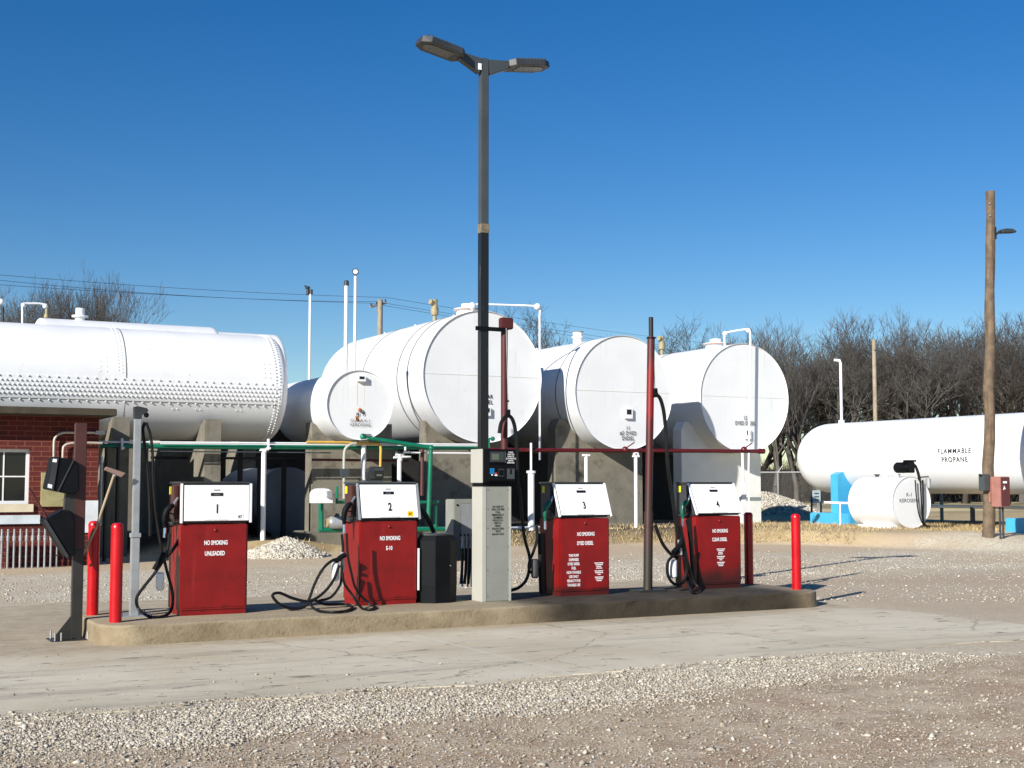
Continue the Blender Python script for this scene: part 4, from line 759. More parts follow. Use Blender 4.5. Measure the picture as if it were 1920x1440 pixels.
t = thing('vent_stack', 'white square downpipe beside the whitewashed pier, right of pump 4', 'pipe', (at(1394, 985, Y=31.7).x, 31.7, .25)); MB().box(-.09, -.05, 0, .09, .05, at(1394, 905, Y=31.7).z-.25).build('lower_pipe', WHITE2, t, bevel=.01); MB().tube([(0, 0, .5), (0, 0, 2.35)], .04, 8).build('upper_pipe', WHITE2, t)
# valve cluster
t = thing('valve_cluster', 'white valves and levers clustered on the pipes above pump 2', 'valves', z_(755, 846)); o_ = t.location
for a_, b_ in (((738, 858), (770, 856)), ((742, 848), (752, 858)), ((760, 838), (760, 850)), ((756, 848), (768, 848))): MB().tube([z_(*a_, PY-.12)-o_, z_(*b_, PY-.12)-o_], .025, 8).build('lever', WHITE2, t)
MB().sphere(z_(750, 862, PY-.12)-o_, .06, 10).build('valve_body', WHITE2, t); pipe('pipeline', 'thin cream pipe running right from the valve cluster to the pedestal', [z_(770, 849, PY-.1), z_(884, 850, PY-.1)], .022, WHITE2)
for px_, lb in ((497, 'white valve clamp on the pipes above the white post'), (222, 'white valve clamp on the pipes beside the brick corner')):
    t = thing('valve', lb, 'valve', z_(px_, 845, PY-.08)); MB().tube([(0, 0, 0), (.07, 0, .06), (.12, 0, .05)], .03, 8).build('lever', WHITE2, t); MB().box(.05, -.03, .02, .09, .03, .26).build('clamp', WHITE2, t); MB().sphere((0, 0, 0), .05, 8).build('valve_body', WHITE2, t)
# green sloping pipe, risers and skid
t = thing('pipe_riser', 'green pipe sloping from the small kerosene tank and dropping right of pump 2', 'pipe', z_(680, 820, 28.0)); o_ = t.location
MB().tube([z_(680, 820, 28.0)-o_, z_(806, 839, 27.9)-o_], .05, 10).build('sloping_pipe', GREEN, t); MB().sphere(z_(808, 840, 27.9)-o_, .075, 10).build('elbow', GREEN, t); MB().tube([z_(808, 840, 27.9)-o_, z_(803, 975, 27.9)-o_], .05, 10).build('drop_pipe', GREEN, t); MB().sphere(z_(680, 819, 28.0)-o_, .08, 10).build('valve', GREEN, t); MB().box(-.02, -.08, .05, .18, -.04, .07).build('lever', INK, t)
t = thing('pipe_riser', 'brown vertical pipe beside the green drop pipe', 'pipe', z_(791, 925, 28.2)); MB().tube([(0, 0, -.05), z_(792, 842, 28.2)-t.location], .045, 10).build('pipe', BROWNM, t)
t = thing('pipe_riser', 'yellow pipe arching along the white pipes and down to the flow meter', 'pipe', z_(575, 829, 28.1)); o_ = t.location
MB().tube([(0, 0, 0)]+[p-o_ for p in crv([z_(640, 829.5, 28.1), z_(700, 832, 28.1), z_(712, 834, 28.1), z_(714, 842, 28.1)], 4)]+[z_(713, 880, 28.1)-o_], .03, 8).build('pipe', YEL, t)
t = thing('pipe_riser', 'cream conduit arching up and over, left of the flow meter', 'pipe', z_(645, 935, 27.9)); o_ = t.location; MB().tube([(0, 0, 0)]+[p-o_ for p in crv([z_(645, 860, 27.9), z_(647, 843, 27.9), z_(656, 834, 27.9), z_(668, 831, 27.9)], 4)], .032, 8).build('conduit', CABL, t); MB().box(-.08, -.05, .48, .1, .05, .66).build('junction_box', LAMPG, t)
t = thing('flow_meter', 'dark grey flow meter with a counter head standing above pump 2', 'meter', z_(703, 905, 27.9)); MB().prism([(-.2, -.12, .06), (.17, -.12, .06), (.17, -.12, .36), (-.08, -.12, .36), (-.2, -.12, .28)], (0, .24, 0)).build('housing', DGREY, t, bevel=.03); MB().box(-.06, -.135, .1, .15, -.12, .25).build('counter_window', GLASS, t); MB().box(-.06, -.135, .27, .15, -.12, .33).build('name_plate', LAMPG, t); MB().box(-.16, -.1, -.08, .15, .1, .06).build('base', LAMPG, t, bevel=.02); text('00000', .05, (.045, -.137, .15), (1, 0, 0), (0, 0, 1), INKG, t, name='digits')
t = thing('pump_skid', 'green steel skid frame with an electric pump behind fuel pump 2', 'pump skid', z_(690, 997, 28.1)); o_ = t.location
for a_, b_, r_ in (((598, 994), (836, 992), .055), ((602, 944), (602, 995), .06), ((630, 942), (655, 941), .035), ((632, 912), (632, 940), .03), ((786, 942), (822, 941), .035), ((816, 948), (816, 992), .05)): MB().tube([z_(*a_, 28.)-o_, z_(*b_, 28.)-o_], r_, 8).build('frame_tube', GREEN, t)
MB().lathe([(-.05, 0), (-.05, .1), (0, .14), (.3, .14), (.34, .08), (.34, 0)], z_(620, 980, 27.95)-o_, (1, 0, 0), 16).build('motor', SILV, t); MB().lathe([(-.04, 0), (-.04, .09), (.0, .1)], z_(616, 980, 27.95)-o_, (1, 0, 0), 16).build('motor_cover', OCHRE, t); MB().sphere(z_(632, 967, 27.95)-o_, .06, 8).build('terminal_box', LAMPG, t)
t = thing('mailbox', 'small white arched hood on a green post, left of pump 2', 'box', z_(602, 943, 27.6)); m = MB(); prof_ = [(-.2, 0), (.2, 0), (.2, .2)]+[(.2*cos(a_)*.98, .2+.12*sin(a_)) for a_ in (.5, 1., 1.57, 2.1, 2.6)]+[(-.2, .2)]
MB().prism([(x, -.18, z) for x, z in prof_], (0, .36, 0)).build('hood', WHITE2, t); MB().box(.05, -.24, .12, .16, -.18, .26).build('handle', SILV, t)
t = thing('pressure_regulator', 'green and white valve group between the light pole and the maroon pipe', 'valves', z_(917, 832, 28.6)); MB().tube([(0, 0, -.1), (0, 0, .12), (.14, 0, .13)], .03, 8).build('pipe', GREEN, t); MB().sphere((.1, 0, .12), .06, 8).build('valve_body', GREEN, t)
# thin dark struts crossing the dark bay
pipe('cable_run', 'thin dark conduit hanging below the green pipe', [z_(280, 846), z_(620, 849)], .014, LAMPG, cat='conduit')
pipe('cable_run', 'dark steel rail behind the white post, lower of the two', [z_(283, 858, 30), z_(560, 860, 30)], .03, STEELSHADE, cat='conduit'); pipe('cable_run', 'dark maroon rail crossing behind the flow meter', [z_(585, 862, 28.7), z_(765, 864, 28.7)], .03, MAROON, cat='conduit')
for px_, lb in ((450, 'dark upright above pump 1, nearest its left end'), (487, 'dark upright just left of the white pipe post'), (532, 'dark upright right of the white pipe post')): t = thing('steel_upright', lb, 'post', (z_(px_, 900, 30.4).x, 30.4, .2)); MB().box(-.05, -.04, 0, .05, .04, 2.3).build('column', STEELSHADE, t)
# white drop line at pier 12/pier 11 cables left out: too small
# ------------------------------------------------------------------ brick building
BY = 26.4; bc = Vector((5.03, BY, 0)); t = thing('brick_building', 'small red brick office with a thick flat concrete roof at the left edge', 'building', bc)
wx0, wx1 = -5., 0.; wn0, wn1, wz0, wz1 = at(-300, 842, Y=BY).x-bc.x, at(57, 842, Y=BY).x-bc.x, 1.17, 2.2; wn0 = wn1-1.35
m = MB(); m.box(wx0, 0, .0, wn0, 1.9, 2.83); m.box(wn1, 0, 0, wx1, 1.9, 2.83); m.box(wn0, 0, 0, wn1, 1.9, wz0); m.box(wn0, 0, wz1, wn1, 1.9, 2.83); m.build('wall', BRICK, t, smooth=False)
MB().box(wx0-.4, -.5, 2.832, wx1+.23, 2.1, 2.97).build('roof_slab', ROOFC, t, bevel=.012)
win = MB().box(wn0, .1, wz0, wn0+.06, .16, wz1).box(wn1-.06, .1, wz0, wn1, .16, wz1).box(wn0+.06, .1, wz0, wn1-.06, .16, wz0+.06).box(wn0+.06, .1, wz1-.06, wn1-.06, .16, wz1).build('window', WHITE2, t, smooth=False)
mm = MB(); nc_ = 3
for i in range(1, nc_): x = wn0+(wn1-wn0)*i/nc_; mm.box(x-.012, .115, wz0+.06, x+.012, .15, wz1-.06)
mm.box(wn0+.06, .112, (wz0+wz1)/2-.012, wn1-.06, .152, (wz0+wz1)/2+.012); mm.build('glazing_bars', WHITE2, win, smooth=False); MB().box(wn0+.05, .132, wz0+.05, wn1-.05, .136, wz1-.05).build('pane', GLASS, win)
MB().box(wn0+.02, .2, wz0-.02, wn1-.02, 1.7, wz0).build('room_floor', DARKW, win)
MB().box(wn0-.1, -.05, wz0-.15, wn1+.08, .1, wz0).build('window_sill', STONE, t, bevel=.006)
MB().box(wx0, -.06, .80, wn1+.2, -.002, .965).build('painted_ledge', mat('pale_grey_ledge', rgb(196, 204, 206), .7), t, bevel=.004); MB().box(wx1-.27, -.02, .62, wx1+.012, -.002, 1.23).build('corner_panel', mat('pale_grey_panel', rgb(204, 208, 208), .7), t)
p0 = at(78, 888, Y=BY-.06).x-bc.x; p1_ = at(124, 950, Y=BY-.06).x-bc.x; pz0, pz1 = at(100, 950, Y=BY).z, at(100, 886, Y=BY).z
mb_ = MB().box(p0, -.08, pz0, p1_+.05, -.002, pz1).build('meter_board', OLIVE, t, bevel=.004)
def cpipe(pts_, r=.022): MB().tube(crv([at(x, y, Y=BY-.08)-bc for x, y in pts_], 5), r, 8).build('conduit', mat('grey_conduit', rgb(188, 180, 166), .45, .2), t)
cpipe([(101, 886), (101, 835), (104, 820), (116, 812), (140, 811), (170, 811), (186, 812)]); cpipe([(118, 886), (118, 845), (122, 835), (134, 831), (160, 830), (192, 831)]); MB().box(at(178, 812, Y=BY).x-bc.x, -.11, at(178, 815, Y=BY).z, .1, -.05, at(178, 808, Y=BY).z).build('conduit_fitting', CABL, t)
# gas manifold: row of small pipes
mfx = bc.x+wx0; t = thing('pipe_manifold', 'row of short pale vertical pipes along the foot of the brick wall', 'pipe rack', (bc.x-2.5, BY-.35, 0)); x_ = at(96, 1000, Y=BY-.35).x
for i in range(13):
    xx = x_-.0+.0-i*.108*1.0; lx_ = xx-t.location.x; MB().tube([(lx_, 0, .0), (lx_, 0, .72)], .019, 8).tube([(lx_, 0, .5), (lx_, 0, .6)], .03, 8).build('standpipe', SILV, t)
MB().tube([(x_-t.location.x+.15, .03, .22), (x_-t.location.x-2., .03, .22)], .012, 6).build('tie_rod', POSTD, t)
for px_ in (95, 106): lx_ = at(px_, 1040, Y=BY-.3).x-t.location.x; MB().tube([(lx_, .05, 0), (lx_, .05, .5)], .02, 8).build('standpipe', SILV, t)
# clutter posts right of the building
for px_, y0_, y1_, lb in ((195, 838, 1060, 'dark slim pipe right beside the brick corner'), (218, 838, 1050, 'thicker dark pipe between the brick corner and the silver post')): c_ = at(px_, 1045, Y=27.6); t = thing('standpipe', lb, 'pipe', (c_.x, 27.6, 0)); MB().tube([(0, 0, 0), (0, 0, at(px_, y0_, Y=27.6).z)], .05 if px_ > 200 else .035, 10).build('pipe', POSTD, t)
t = thing('standpipe', 'thin white pipe hugging the right side of the brick corner', 'pipe', (at(187, 1000, Y=27.9).x, 27.9, 0)); MB().tube([(0, 0, .7), (0, 0, 2.1)], .03, 8).build('pipe', WHITE2, t)
t = thing('bench_beam', 'pale concrete beam carrying the small tanks left of the silver post', 'beam', (at(215, 962, Y=45.6).x, 45.6, -.12)); MB().box(-2.2, -.15, .62, 1.4, .15, .95).build('beam', CONC, t)
for x in (-1.4, .6): MB().box(x, -.12, 0, x+.2, .12, .62).build('leg', CONC, t)
# ------------------------------------------------------------------ propane tank
c = 29.45; rp_ = 1.115; zc = 2.375; y1, y0 = 33.3, 16.; t = thing('propane_tank', 'long white propane tank on blue saddles at the right, lettered FLAMMABLE PROPANE', 'propane tank', (c, 27, 0), GT)
prof = [(-rp_*cos(a_), rp_*sin(a_)) for a_ in np.linspace(0.02, pi/2, 14)]+[(y1-y0+rp_*sin(a_), rp_*cos(a_)) for a_ in np.linspace(0, pi/2-.02, 14)]; prof = [(prof[0][0], 0)]+prof+[(prof[-1][0], 0)]
MB().lathe(prof, (0, y0-27, zc), (0, 1, 0), 80).build('shell', WHITE, t)
yt = at(1789, 853, X=c-rp_).y; fw = at(1758, 845, X=c-rp_).y-at(1820, 845, X=c-rp_).y; zf = lambda py: at(1789, py, X=c-rp_).z
def wrap(zoff):
    def fn(x, y):
        th = (zoff+y-zc)/rp_; r = rp_+.011; return Vector((-r*cos(th), yt-27-x, zc+r*sin(th)))
    return fn
def wrap_text(s_, z, size): text(s_, size, (0, 0, 0), (0, -1, 0), (0, 0, 1), INK, t, fn=wrap(z), spacing=1.2, bold=.014, fit=fw*(1 if s_[0] == 'F' else .78))
wrap_text('FLAMMABLE', zf(850), .2); wrap_text('PROPANE', zf(866), .2)
v_ = at(1578, 787, X=c); MB().tube([(0, v_.y-27, zc+rp_-.1), (0, v_.y-27, at(1578, 680, Y=v_.y).z)], .045, 10).build('relief_stack', WHITE2, t); zt = at(1578, 676, Y=v_.y).z; MB().tube([(0, v_.y-27, zt-.1), (-.02, v_.y-26.98, zt), (-.14, v_.y-26.85, zt+.02)], .045, 10).build('stack_elbow', WHITE2, t); MB().lathe([(0, .1), (.12, .1)], (0, v_.y-27, zc+rp_-.02), (0, 0, 1), 14).build('flange', WHITE2, t)
def saddle(y, label, zb=.33):
    s_ = thing('tank_saddle', label, 'tank saddle', (c, y, zb), 'blue concrete saddles of the propane tank')
    pts_ = [(-1.26, .3), (1.26, .3), (1.26, 1.5)]+[(rp_*cos(a_)*1.003, zc-zb+rp_*sin(a_)*1.003) for a_ in np.linspace(-.42, -pi+.42, 22)]+[(-1.26, 1.5)]
    MB().prism([(x, -.15, z) for x, z in pts_], (0, .32, 0)).build('cradle', BLUE, s_, smooth=False); MB().box(-1.5, -.9, -.15, 1.5, .9, .32).build('base', BLUE, s_, bevel=.03)
saddle(31.8, 'sky-blue concrete saddle at the left end of the propane tank'); saddle(24.1, 'sky-blue saddle base at the right edge of the photo, behind the wooden pole')
# K-1 tank
kc = Vector((26.62, 27.9, .3)); t = thing('kerosene_tank', 'small white ground-level tank lettered K-1 KEROSENE in front of the propane tank', 'tank', kc); zk, rk, lk = .745, .70, 1.72; k0 = -.93
MB().lathe([(.02, 0), (.02, rk-.01), (0, rk-.008), (-.001, rk), (lk, rk), (lk, 0)], (0, k0, zk), (0, 1, 0), 72).build('shell', WHITE, t, ang=30)
MB().box(-.55, k0+.25, -.02, .5, k0+lk-.2, .13).build('skid', WHITE2, t, bevel=.01)
text('K-1\nKEROSENE', .145, (-.06, k0+.02, zk+.16), (1, 0, 0), (0, 0, 1), INK, t, bold=.012, gap=1.1, fit=.72)
for y in (.5, .95, 1.3): MB().lathe([(-.05, .05), (.04, .05), (.04, .08), (.07, .08), (.07, 0)], (0, k0+y, zk+rk), (0, 0, 1), 12).build('fill_cap', DGREY if y > 1.2 else WHITE2, t)
kp = MB().box(-.1, k0+.0, zk+rk+.1, .16, k0+.26, zk+rk+.4).lathe([(0, 0), (0, .12), (.05, .15), (.3, .15), (.36, .1), (.36, 0)], (-.42, k0+.12, zk+rk+.24), (1, 0, 0), 14).box(-.12, k0-.02, zk+rk+.4, .22, k0+.2, zk+rk+.45).build('transfer_pump', BLKP, t, bevel=.02)
MB().tube(crv([(.05, k0+.1, zk+rk+.34), (.2, k0+.05, zk+rk+.3), (.26, k0, zk+rk+.1), (.28, k0-.03, zk+rk-.1)], 4), .04, 8).build('pump_outlet', BLKP, t)
MB().tube([(.28, k0-.02, zk+rk-.02), (.62, k0-.02, zk+rk-.0)], .02, 6).build('arm', DGREY, t); MB().lathe([(0, 0), (0, .06), (.25, .07), (.27, 0)], (.62, k0-.02, zk+rk-.3), (0, 0, 1), 10).build('sight_glass', SILV, t)
hz = lambda l, r: MB().tube(crv([at(x, y, Y=kc.y+k0-.08)-kc for x, y in l], 5), r, 7).build('hose', BLK, t)
hz([(1716, 900), (1718, 930), (1722, 960), (1728, 978), (1736, 988), (1750, 996), (1770, 1000)], .018); hz([(1725, 895), (1727, 930), (1729, 965), (1733, 985), (1745, 994), (1765, 1001), (1780, 1001), (1765, 997), (1745, 990), (1732, 978), (1731, 940), (1730, 900)], .022)
# wooden pole
wb = Vector((25.2, 23.05, .26)); t = thing('utility_pole', 'tall weathered wooden pole with a small street light at the right edge', 'utility pole', wb); P = []; 
for i in range(15): f_ = i/14; P.append(Vector((.02*sin(i*1.7)+.25*f_, .015*cos(i*2.1)-.13*f_, f_*8.52-.1)))
MB().tube(P, [.142-.036*i/14+.006*sin(i*2.3) for i in range(15)], 14).build('pole', WOOD, t, ang=60)
z_l = at(1880, 438, Y=22.95).z-wb.z; LO = Vector((.2, -.1, 0))
MB().tube(crv([Vector(p)+LO for p in ((.1, -.05, z_l-.12), (.24, -.08, z_l), (.4, -.1, z_l+.04))], 4), .026, 8).build('lamp_arm', POSTD, t)
MB().prism([Vector(p)+LO for p in ((.3, -.16, z_l-.02), (.78, -.16, z_l+.03), (.80, -.16, z_l+.07), (.66, -.16, z_l+.12), (.42, -.16, z_l+.1), (.3, -.16, z_l+.05))], (0, .2, 0)).build('street_lamp', LAMPG, t, bevel=.02); MB().box(.29, -.2, z_l-.18, .34, -.07, z_l+.12).build('lamp_bracket', POSTD, t)
MB().tube(crv([(.31, -.1, z_l-.25), (.37, -.1, z_l-.42), (.31, -.1, z_l-.5)], 4), .01, 5).build('loose_wire', INK, t)
for z in (8.1, 7.8): MB().sphere((.13, -.2, z), .025, 8).build('bolt', SILV, t)
t = thing('switch_box', 'faded rusty red steel box mounted on the right of the wooden pole', 'electrical box', wb+Vector((-.02, -.13, .74))); MB().box(.0, -.3, .0, .31, -.0, .72).build('box', RUSTBOX, t, bevel=.01); MB().box(.015, -.315, .03, .30, -.302, .70).build('door', RUSTDOOR, t, bevel=.004); MB().box(.07, -.32, .56, .2, -.316, .61).build('label_plate', WSTK, t); MB().prism([(.06, -.32, .4), (.15, -.32, .43), (.1, -.32, .51)], (0, -.002, 0)).build('sticker', WSTK, t); MB().box(-.05, -.03, .1, .02, .1, .7).build('bracket', RUSTBOX, t)
for x in (.12, .22): MB().tube([(x, -.15, 0), (x, -.15, -.82)], .025, 8).build('conduit', DGREY, t)
t = thing('meter_box', 'small grey box on the left of the wooden pole', 'electrical box', wb+Vector((-.2, -.08, 1.12))); MB().box(-.06, -.1, 0, .1, .1, .4).build('box', LAMPG, t, bevel=.01); MB().tube([(-.06, 0, .36), (-.13, 0, .39)], .02, 6).build('handle', BLKP, t)
# white railing
def rail(x0, x1, px_posts, lab):
    a_ = at(x0, 948.5, Y=30.9); b_ = at(x1, 950, X=None, Y=None, Z=a_.z) if False else at(x1, 953, Y=29.4)
    t = thing('pipe_rail', lab, 'railing', ((a_+b_)/2)); o_ = t.location; MB().tube([a_-o_, b_-o_], .045, 10).build('rail', WHITE2, t)
    for f_ in px_posts: p_ = a_.lerp(b_, f_)-o_; MB().tube([p_, p_-Vector((0, 0, a_.z-.1))], .04, 8).build('post', LAMPG, t)
a_ = at(1757, 949, X=31.2); b_ = at(1925, 953, X=31.2); t = thing('pipe_rail', 'low white pipe railing passing beneath the propane tank', 'railing', (a_+b_)/2); o_ = t.location
MB().tube([(0, 3.2, a_.z-o_.z), (0, -6, b_.z-o_.z)], .05, 10).build('rail', WHITE2, t)
for y in (2.4, .3, -2.2): MB().box(-.05, y-.05, -o_.z+.1, .05, y+.05, 0).build('post', LAMPG, t)
a_ = at(1545, 942, Y=30.2); t = thing('pipe_rail', 'short white pipe sticking out left of the kerosene tank across the blue saddle', 'pipe', a_); MB().tube([(0, 0, 0), at(1602, 944, Y=29.6)-a_], .035, 8).build('pipe', WHITE2, t); q_ = at(1575, 943, Y=29.9)-a_; MB().tube([q_, (q_.x, q_.y, .22-a_.z)], .03, 6).build('leg', WHITE2, t)
# ------------------------------------------------------------------ trees
def gen_tree(seed, hgt, spread=1., trunk=.2, levels=6, fork=.28, droop=0., up=.12):
    R = random.Random(seed); segs = []
    def grow(p, d, l, r, lv):
        n = 3 if lv < 3 else 2; 
        for i in range(n):
            d = (d+Vector((R.gauss(0, .14), R.gauss(0, .14), R.gauss(0, .08)+.05-droop*lv))).normalized(); q = p+d*(l/n); r2 = r*(.9 if lv < 3 else .8); segs.append((p, q, r, r2)); p, r = q, r2
            if lv >= 1 and lv < levels and i < n-1 or (lv == 0 and i >= 1): side(p, d, l, r, lv)
        if lv < levels:
            for k in range(2 if lv < 4 else 3):
                side(p, d, l, r, lv, .75)
    def side(p, d, l, r, lv, f=.6):
        if lv >= levels: return
        u = Vector((R.gauss(0, 1), R.gauss(0, 1), R.gauss(0, .6))); u = (u-d*u.dot(d)).normalized(); nd = (d*(1-fork*1.1)+u*R.uniform(.4, .95)*spread+Vector((0, 0, up))).normalized()
        grow(p, nd, l*R.uniform(.55, .85), max(.006, r*R.uniform(.5, .72)), lv+1)
    grow(Vector((0, 0, 0)), Vector((0, 0, 1)), hgt*.3, trunk*1.25, 0); return segs
def seg_mesh(name, segs, m, minr=.006):
    P0 = np.array([s_[0] for s_ in segs]); P1 = np.array([s_[1] for s_ in segs]); r0 = np.maximum(minr, np.array([s_[2] for s_ in segs])); r1 = np.maximum(minr*.6, np.array([s_[3] for s_ in segs]))
    d = P1-P0; d /= np.linalg.norm(d, axis=1)[:, None]+1e-9; up = np.where(np.abs(d[:, 2:3]) < .9, np.array([[0, 0, 1.]]), np.array([[1., 0, 0]])); a_ = np.cross(d, up); a_ /= np.linalg.norm(a_, axis=1)[:, None]; b_ = np.cross(d, a_); n = len(segs); K = 3
    V = np.zeros((n, 2*K, 3))
    for k in range(K): t_ = 2*pi*k/K; e = a_*cos(t_)+b_*sin(t_); V[:, k] = P0+e*r0[:, None]; V[:, K+k] = P1+e*r1[:, None]
    Fq = np.array([(k, (k+1) % K, K+(k+1) % K, K+k) for k in range(K)]); Fc = (Fq[None]+(np.arange(n)*2*K)[:, None, None]).reshape(-1, 4)
    o = npmesh(name, V.reshape(-1, 3), Fc, m); return o
VAR = []
for i, (sd, hg, sp_, tr, fk, up) in enumerate(((11, 10, 1., .22, .3, .12), (24, 10, .85, .2, .26, .3), (37, 10, 1.05, .26, .36, .18), (51, 10, .8, .18, .28, .42), (77, 10, 1., .23, .33, .25))):
    segs = gen_tree(sd, hg, sp_, tr, 6, fk, -.012, up); top = max(s_[1].z for s_ in segs); segs = [(a_*(10/top), b_*(10/top), r0*10/top, r1*10/top) for a_, b_, r0, r1 in segs]
    big = [s_ for s_ in segs if s_[2] > .05]; sm = [s_ for s_ in segs if s_[2] <= .05]; mt = (BARK, BARK2, BARK3, BARK2, BARK)[i]
    a_ = seg_mesh('trunk', big, mt); b_ = seg_mesh('crown', sm, (BARK2, BARK3, BARK, BARK2, BARK3)[i], .0075); print('tree', i, len(segs), len(big)); VAR.append((a_.data, b_.data)); bpy.data.objects.remove(a_); bpy.data.objects.remove(b_)
NT = 0
def tree(px, dist_, ytop, v, label, grp, zb=.2, rot=None, wid=1.):
    global NT
    d = at(px, 907, Y=None, X=None, Z=H-1e-6) if False else None
    a = (px-960)/F; fx = (R_[0]*a+sin(PH), R_[1]*a+cos(PH)); loc = Vector((fx[0]*dist_, fx[1]*dist_, zb)); h = H+(907-ytop+(14 if grp == 'bare winter trees beyond the yard on the right' else 0))*dist_/F-zb
    t = thing('bare_tree', label, 'tree', loc, grp); s_ = h/10; t.scale = (s_*wid, s_*wid, s_); t.rotation_euler = (0, 0, rot if rot is not None else random.uniform(0, 6.28))
    for nm, me in (('trunk', VAR[v][0]), ('crown', VAR[v][1])): o = bpy.data.objects.new(nm, me); C.objects.link(o); o.parent = t
GL = 'bare trees behind the riveted tank'; GR = 'bare winter trees beyond the yard on the right'
for a_ in ((0, 66, 510, 1, 'bare tree at the far left edge above the riveted tank', GL, .2, None, .7), (32, 76, 512, 4, 'bare tree second from the left edge, behind the bent vent pipe', GL, .2, None, .7), (66, 70, 505, 3, 'slender bare tree third from the left edge', GL, .2, None, .7), (96, 62, 500, 0, 'bare tree in the left clump, left of the tank vent cap', GL, .2, None, .6), (128, 74, 497, 1, 'bare tree in the left clump, right above the tank vent cap', GL, .2, None, .65), (160, 62, 478, 3, 'tallest bare tree of the left clump', GL, .2, None, .6), (186, 70, 505, 0, 'bare tree just right of the tallest in the left clump', GL, .2, None, .5), (205, 66, 520, 4, 'rightmost spreading bare tree of the left clump', GL, .2, None, .5)): tree(*a_)
tree(995, 80, 556, 0, 'round-crowned bare tree between the largest tank and its neighbour', 'lone trees between the tanks', .2, None, .9)
tree(1275, 85, 582, 0, 'pale upright bare tree left of the rightmost big tank', 'lone trees between the tanks'); tree(1340, 95, 612, 4, 'bare tree peeking over the manway of the rightmost big tank', 'lone trees between the tanks'); tree(1225, 100, 655, 4, 'low bare tree behind the red hose pole', 'lone trees between the tanks')
spec = [(1450, 84, 655, 4), (1492, 90, 640, 0), (1528, 78, 598, 1), (1560, 88, 608, 3), (1596, 82, 600, 2), (1630, 92, 590, 1), (1665, 86, 588, 3), (1700, 95, 615, 0), (1738, 84, 612, 4), (1772, 94, 600, 2), (1806, 86, 596, 1), (1840, 92, 605, 3), (1880, 84, 592, 0), (1915, 90, 598, 2), (1950, 86, 600, 4), (1470, 104, 665, 3), (1545, 108, 650, 2), (1612, 110, 645, 0), (1680, 112, 650, 4), (1752, 108, 645, 1), (1820, 110, 645, 2), (1895, 106, 640, 3), (1425, 106, 650, 1), (1390, 110, 645, 2)]
desc = ['leftmost tree beside the rightmost big tank', 'second tree right of the rightmost big tank', 'pale-topped tree above the left end of the propane tank', 'tree over the white relief stack', 'broad tree between the relief stack and the pale pole', 'tall tree just left of the pale distant pole', 'tree just right of the pale distant pole', 'lower tree right of the pale distant pole', 'tree midway between the pale pole and the wooden pole', 'broad tree above the word PROPANE', 'slim tree left of the wooden pole', 'tree right behind the wooden pole', 'tree above the street lamp side, right of the wooden pole', 'tree at the right edge of the photo', 'tree cut by the right edge of the photo']
for i, s_ in enumerate(spec):
    lb = 'bare brown '+desc[i] if i < len(desc) else 'bare tree of the wood\'s farther row, at its %s' % ('second place from the left', 'left quarter', 'left third', 'middle', 'right third', 'right quarter', 'right end', 'far left end', 'part hidden by the big tank')[i-len(desc)]
    tree(s_[0], s_[1], s_[2], s_[3], lb, GR)
# undergrowth thicket and an evergreen
segs = []
R = random.Random(5)
for i in range(8000):
    px_ = R.uniform(1395, 1990); dd = R.uniform(92, 118); a = (px_-960)/F; b0_ = Vector(((R_[0]*a+sin(PH))*dd, (R_[1]*a+cos(PH))*dd, .1)); hh_ = R.uniform(1.2, 5.)*(1 if px_ > 1520 else .75); d = Vector((R.gauss(0, .3), R.gauss(0, .3), 1)).normalized(); p = b0_; r = .03
    st = R.uniform(0, .5); p = p+Vector((0, 0, hh_*st))
    for k in range(4): q_ = p+d*(hh_*(1-st)/4); segs.append((p, q_, r, r*.7)); p = q_; r *= .7; d = (d+Vector((R.gauss(0, .35), R.gauss(0, .35), R.gauss(0, .2)))).normalized()
tag(seg_mesh('thicket', segs, BARK2, .012), 'dense brown leafless undergrowth beneath the trees on the right', kind='stuff')
a = (1560-960)/F; loc = Vector(((R_[0]*a+sin(PH))*84, (R_[1]*a+cos(PH))*84, .2)); t = thing('evergreen_tree', 'dark drooping evergreen half hidden among the bare trees left of the relief stack', 'tree', loc); MB().tube([(0, 0, 0), (0, 0, 7)], [.16, .03], 6).build('trunk', BARK2, t); sg = []
for i in range(2600):
    z = R.uniform(.8, 7.6); rad = (7.9-z)*.28+.25; an = R.uniform(0, 6.28); rr0 = rad*sqrt(R.uniform(.05, 1)); p = Vector((rr0*cos(an), rr0*sin(an), z)); sg.append((p, p+Vector((.3*cos(an)+R.gauss(0, .08), .3*sin(an)+R.gauss(0, .08), -.12+R.gauss(0, .08))), .03, .012))
o = seg_mesh('crown', sg, CEDAR, .02); o.parent = t
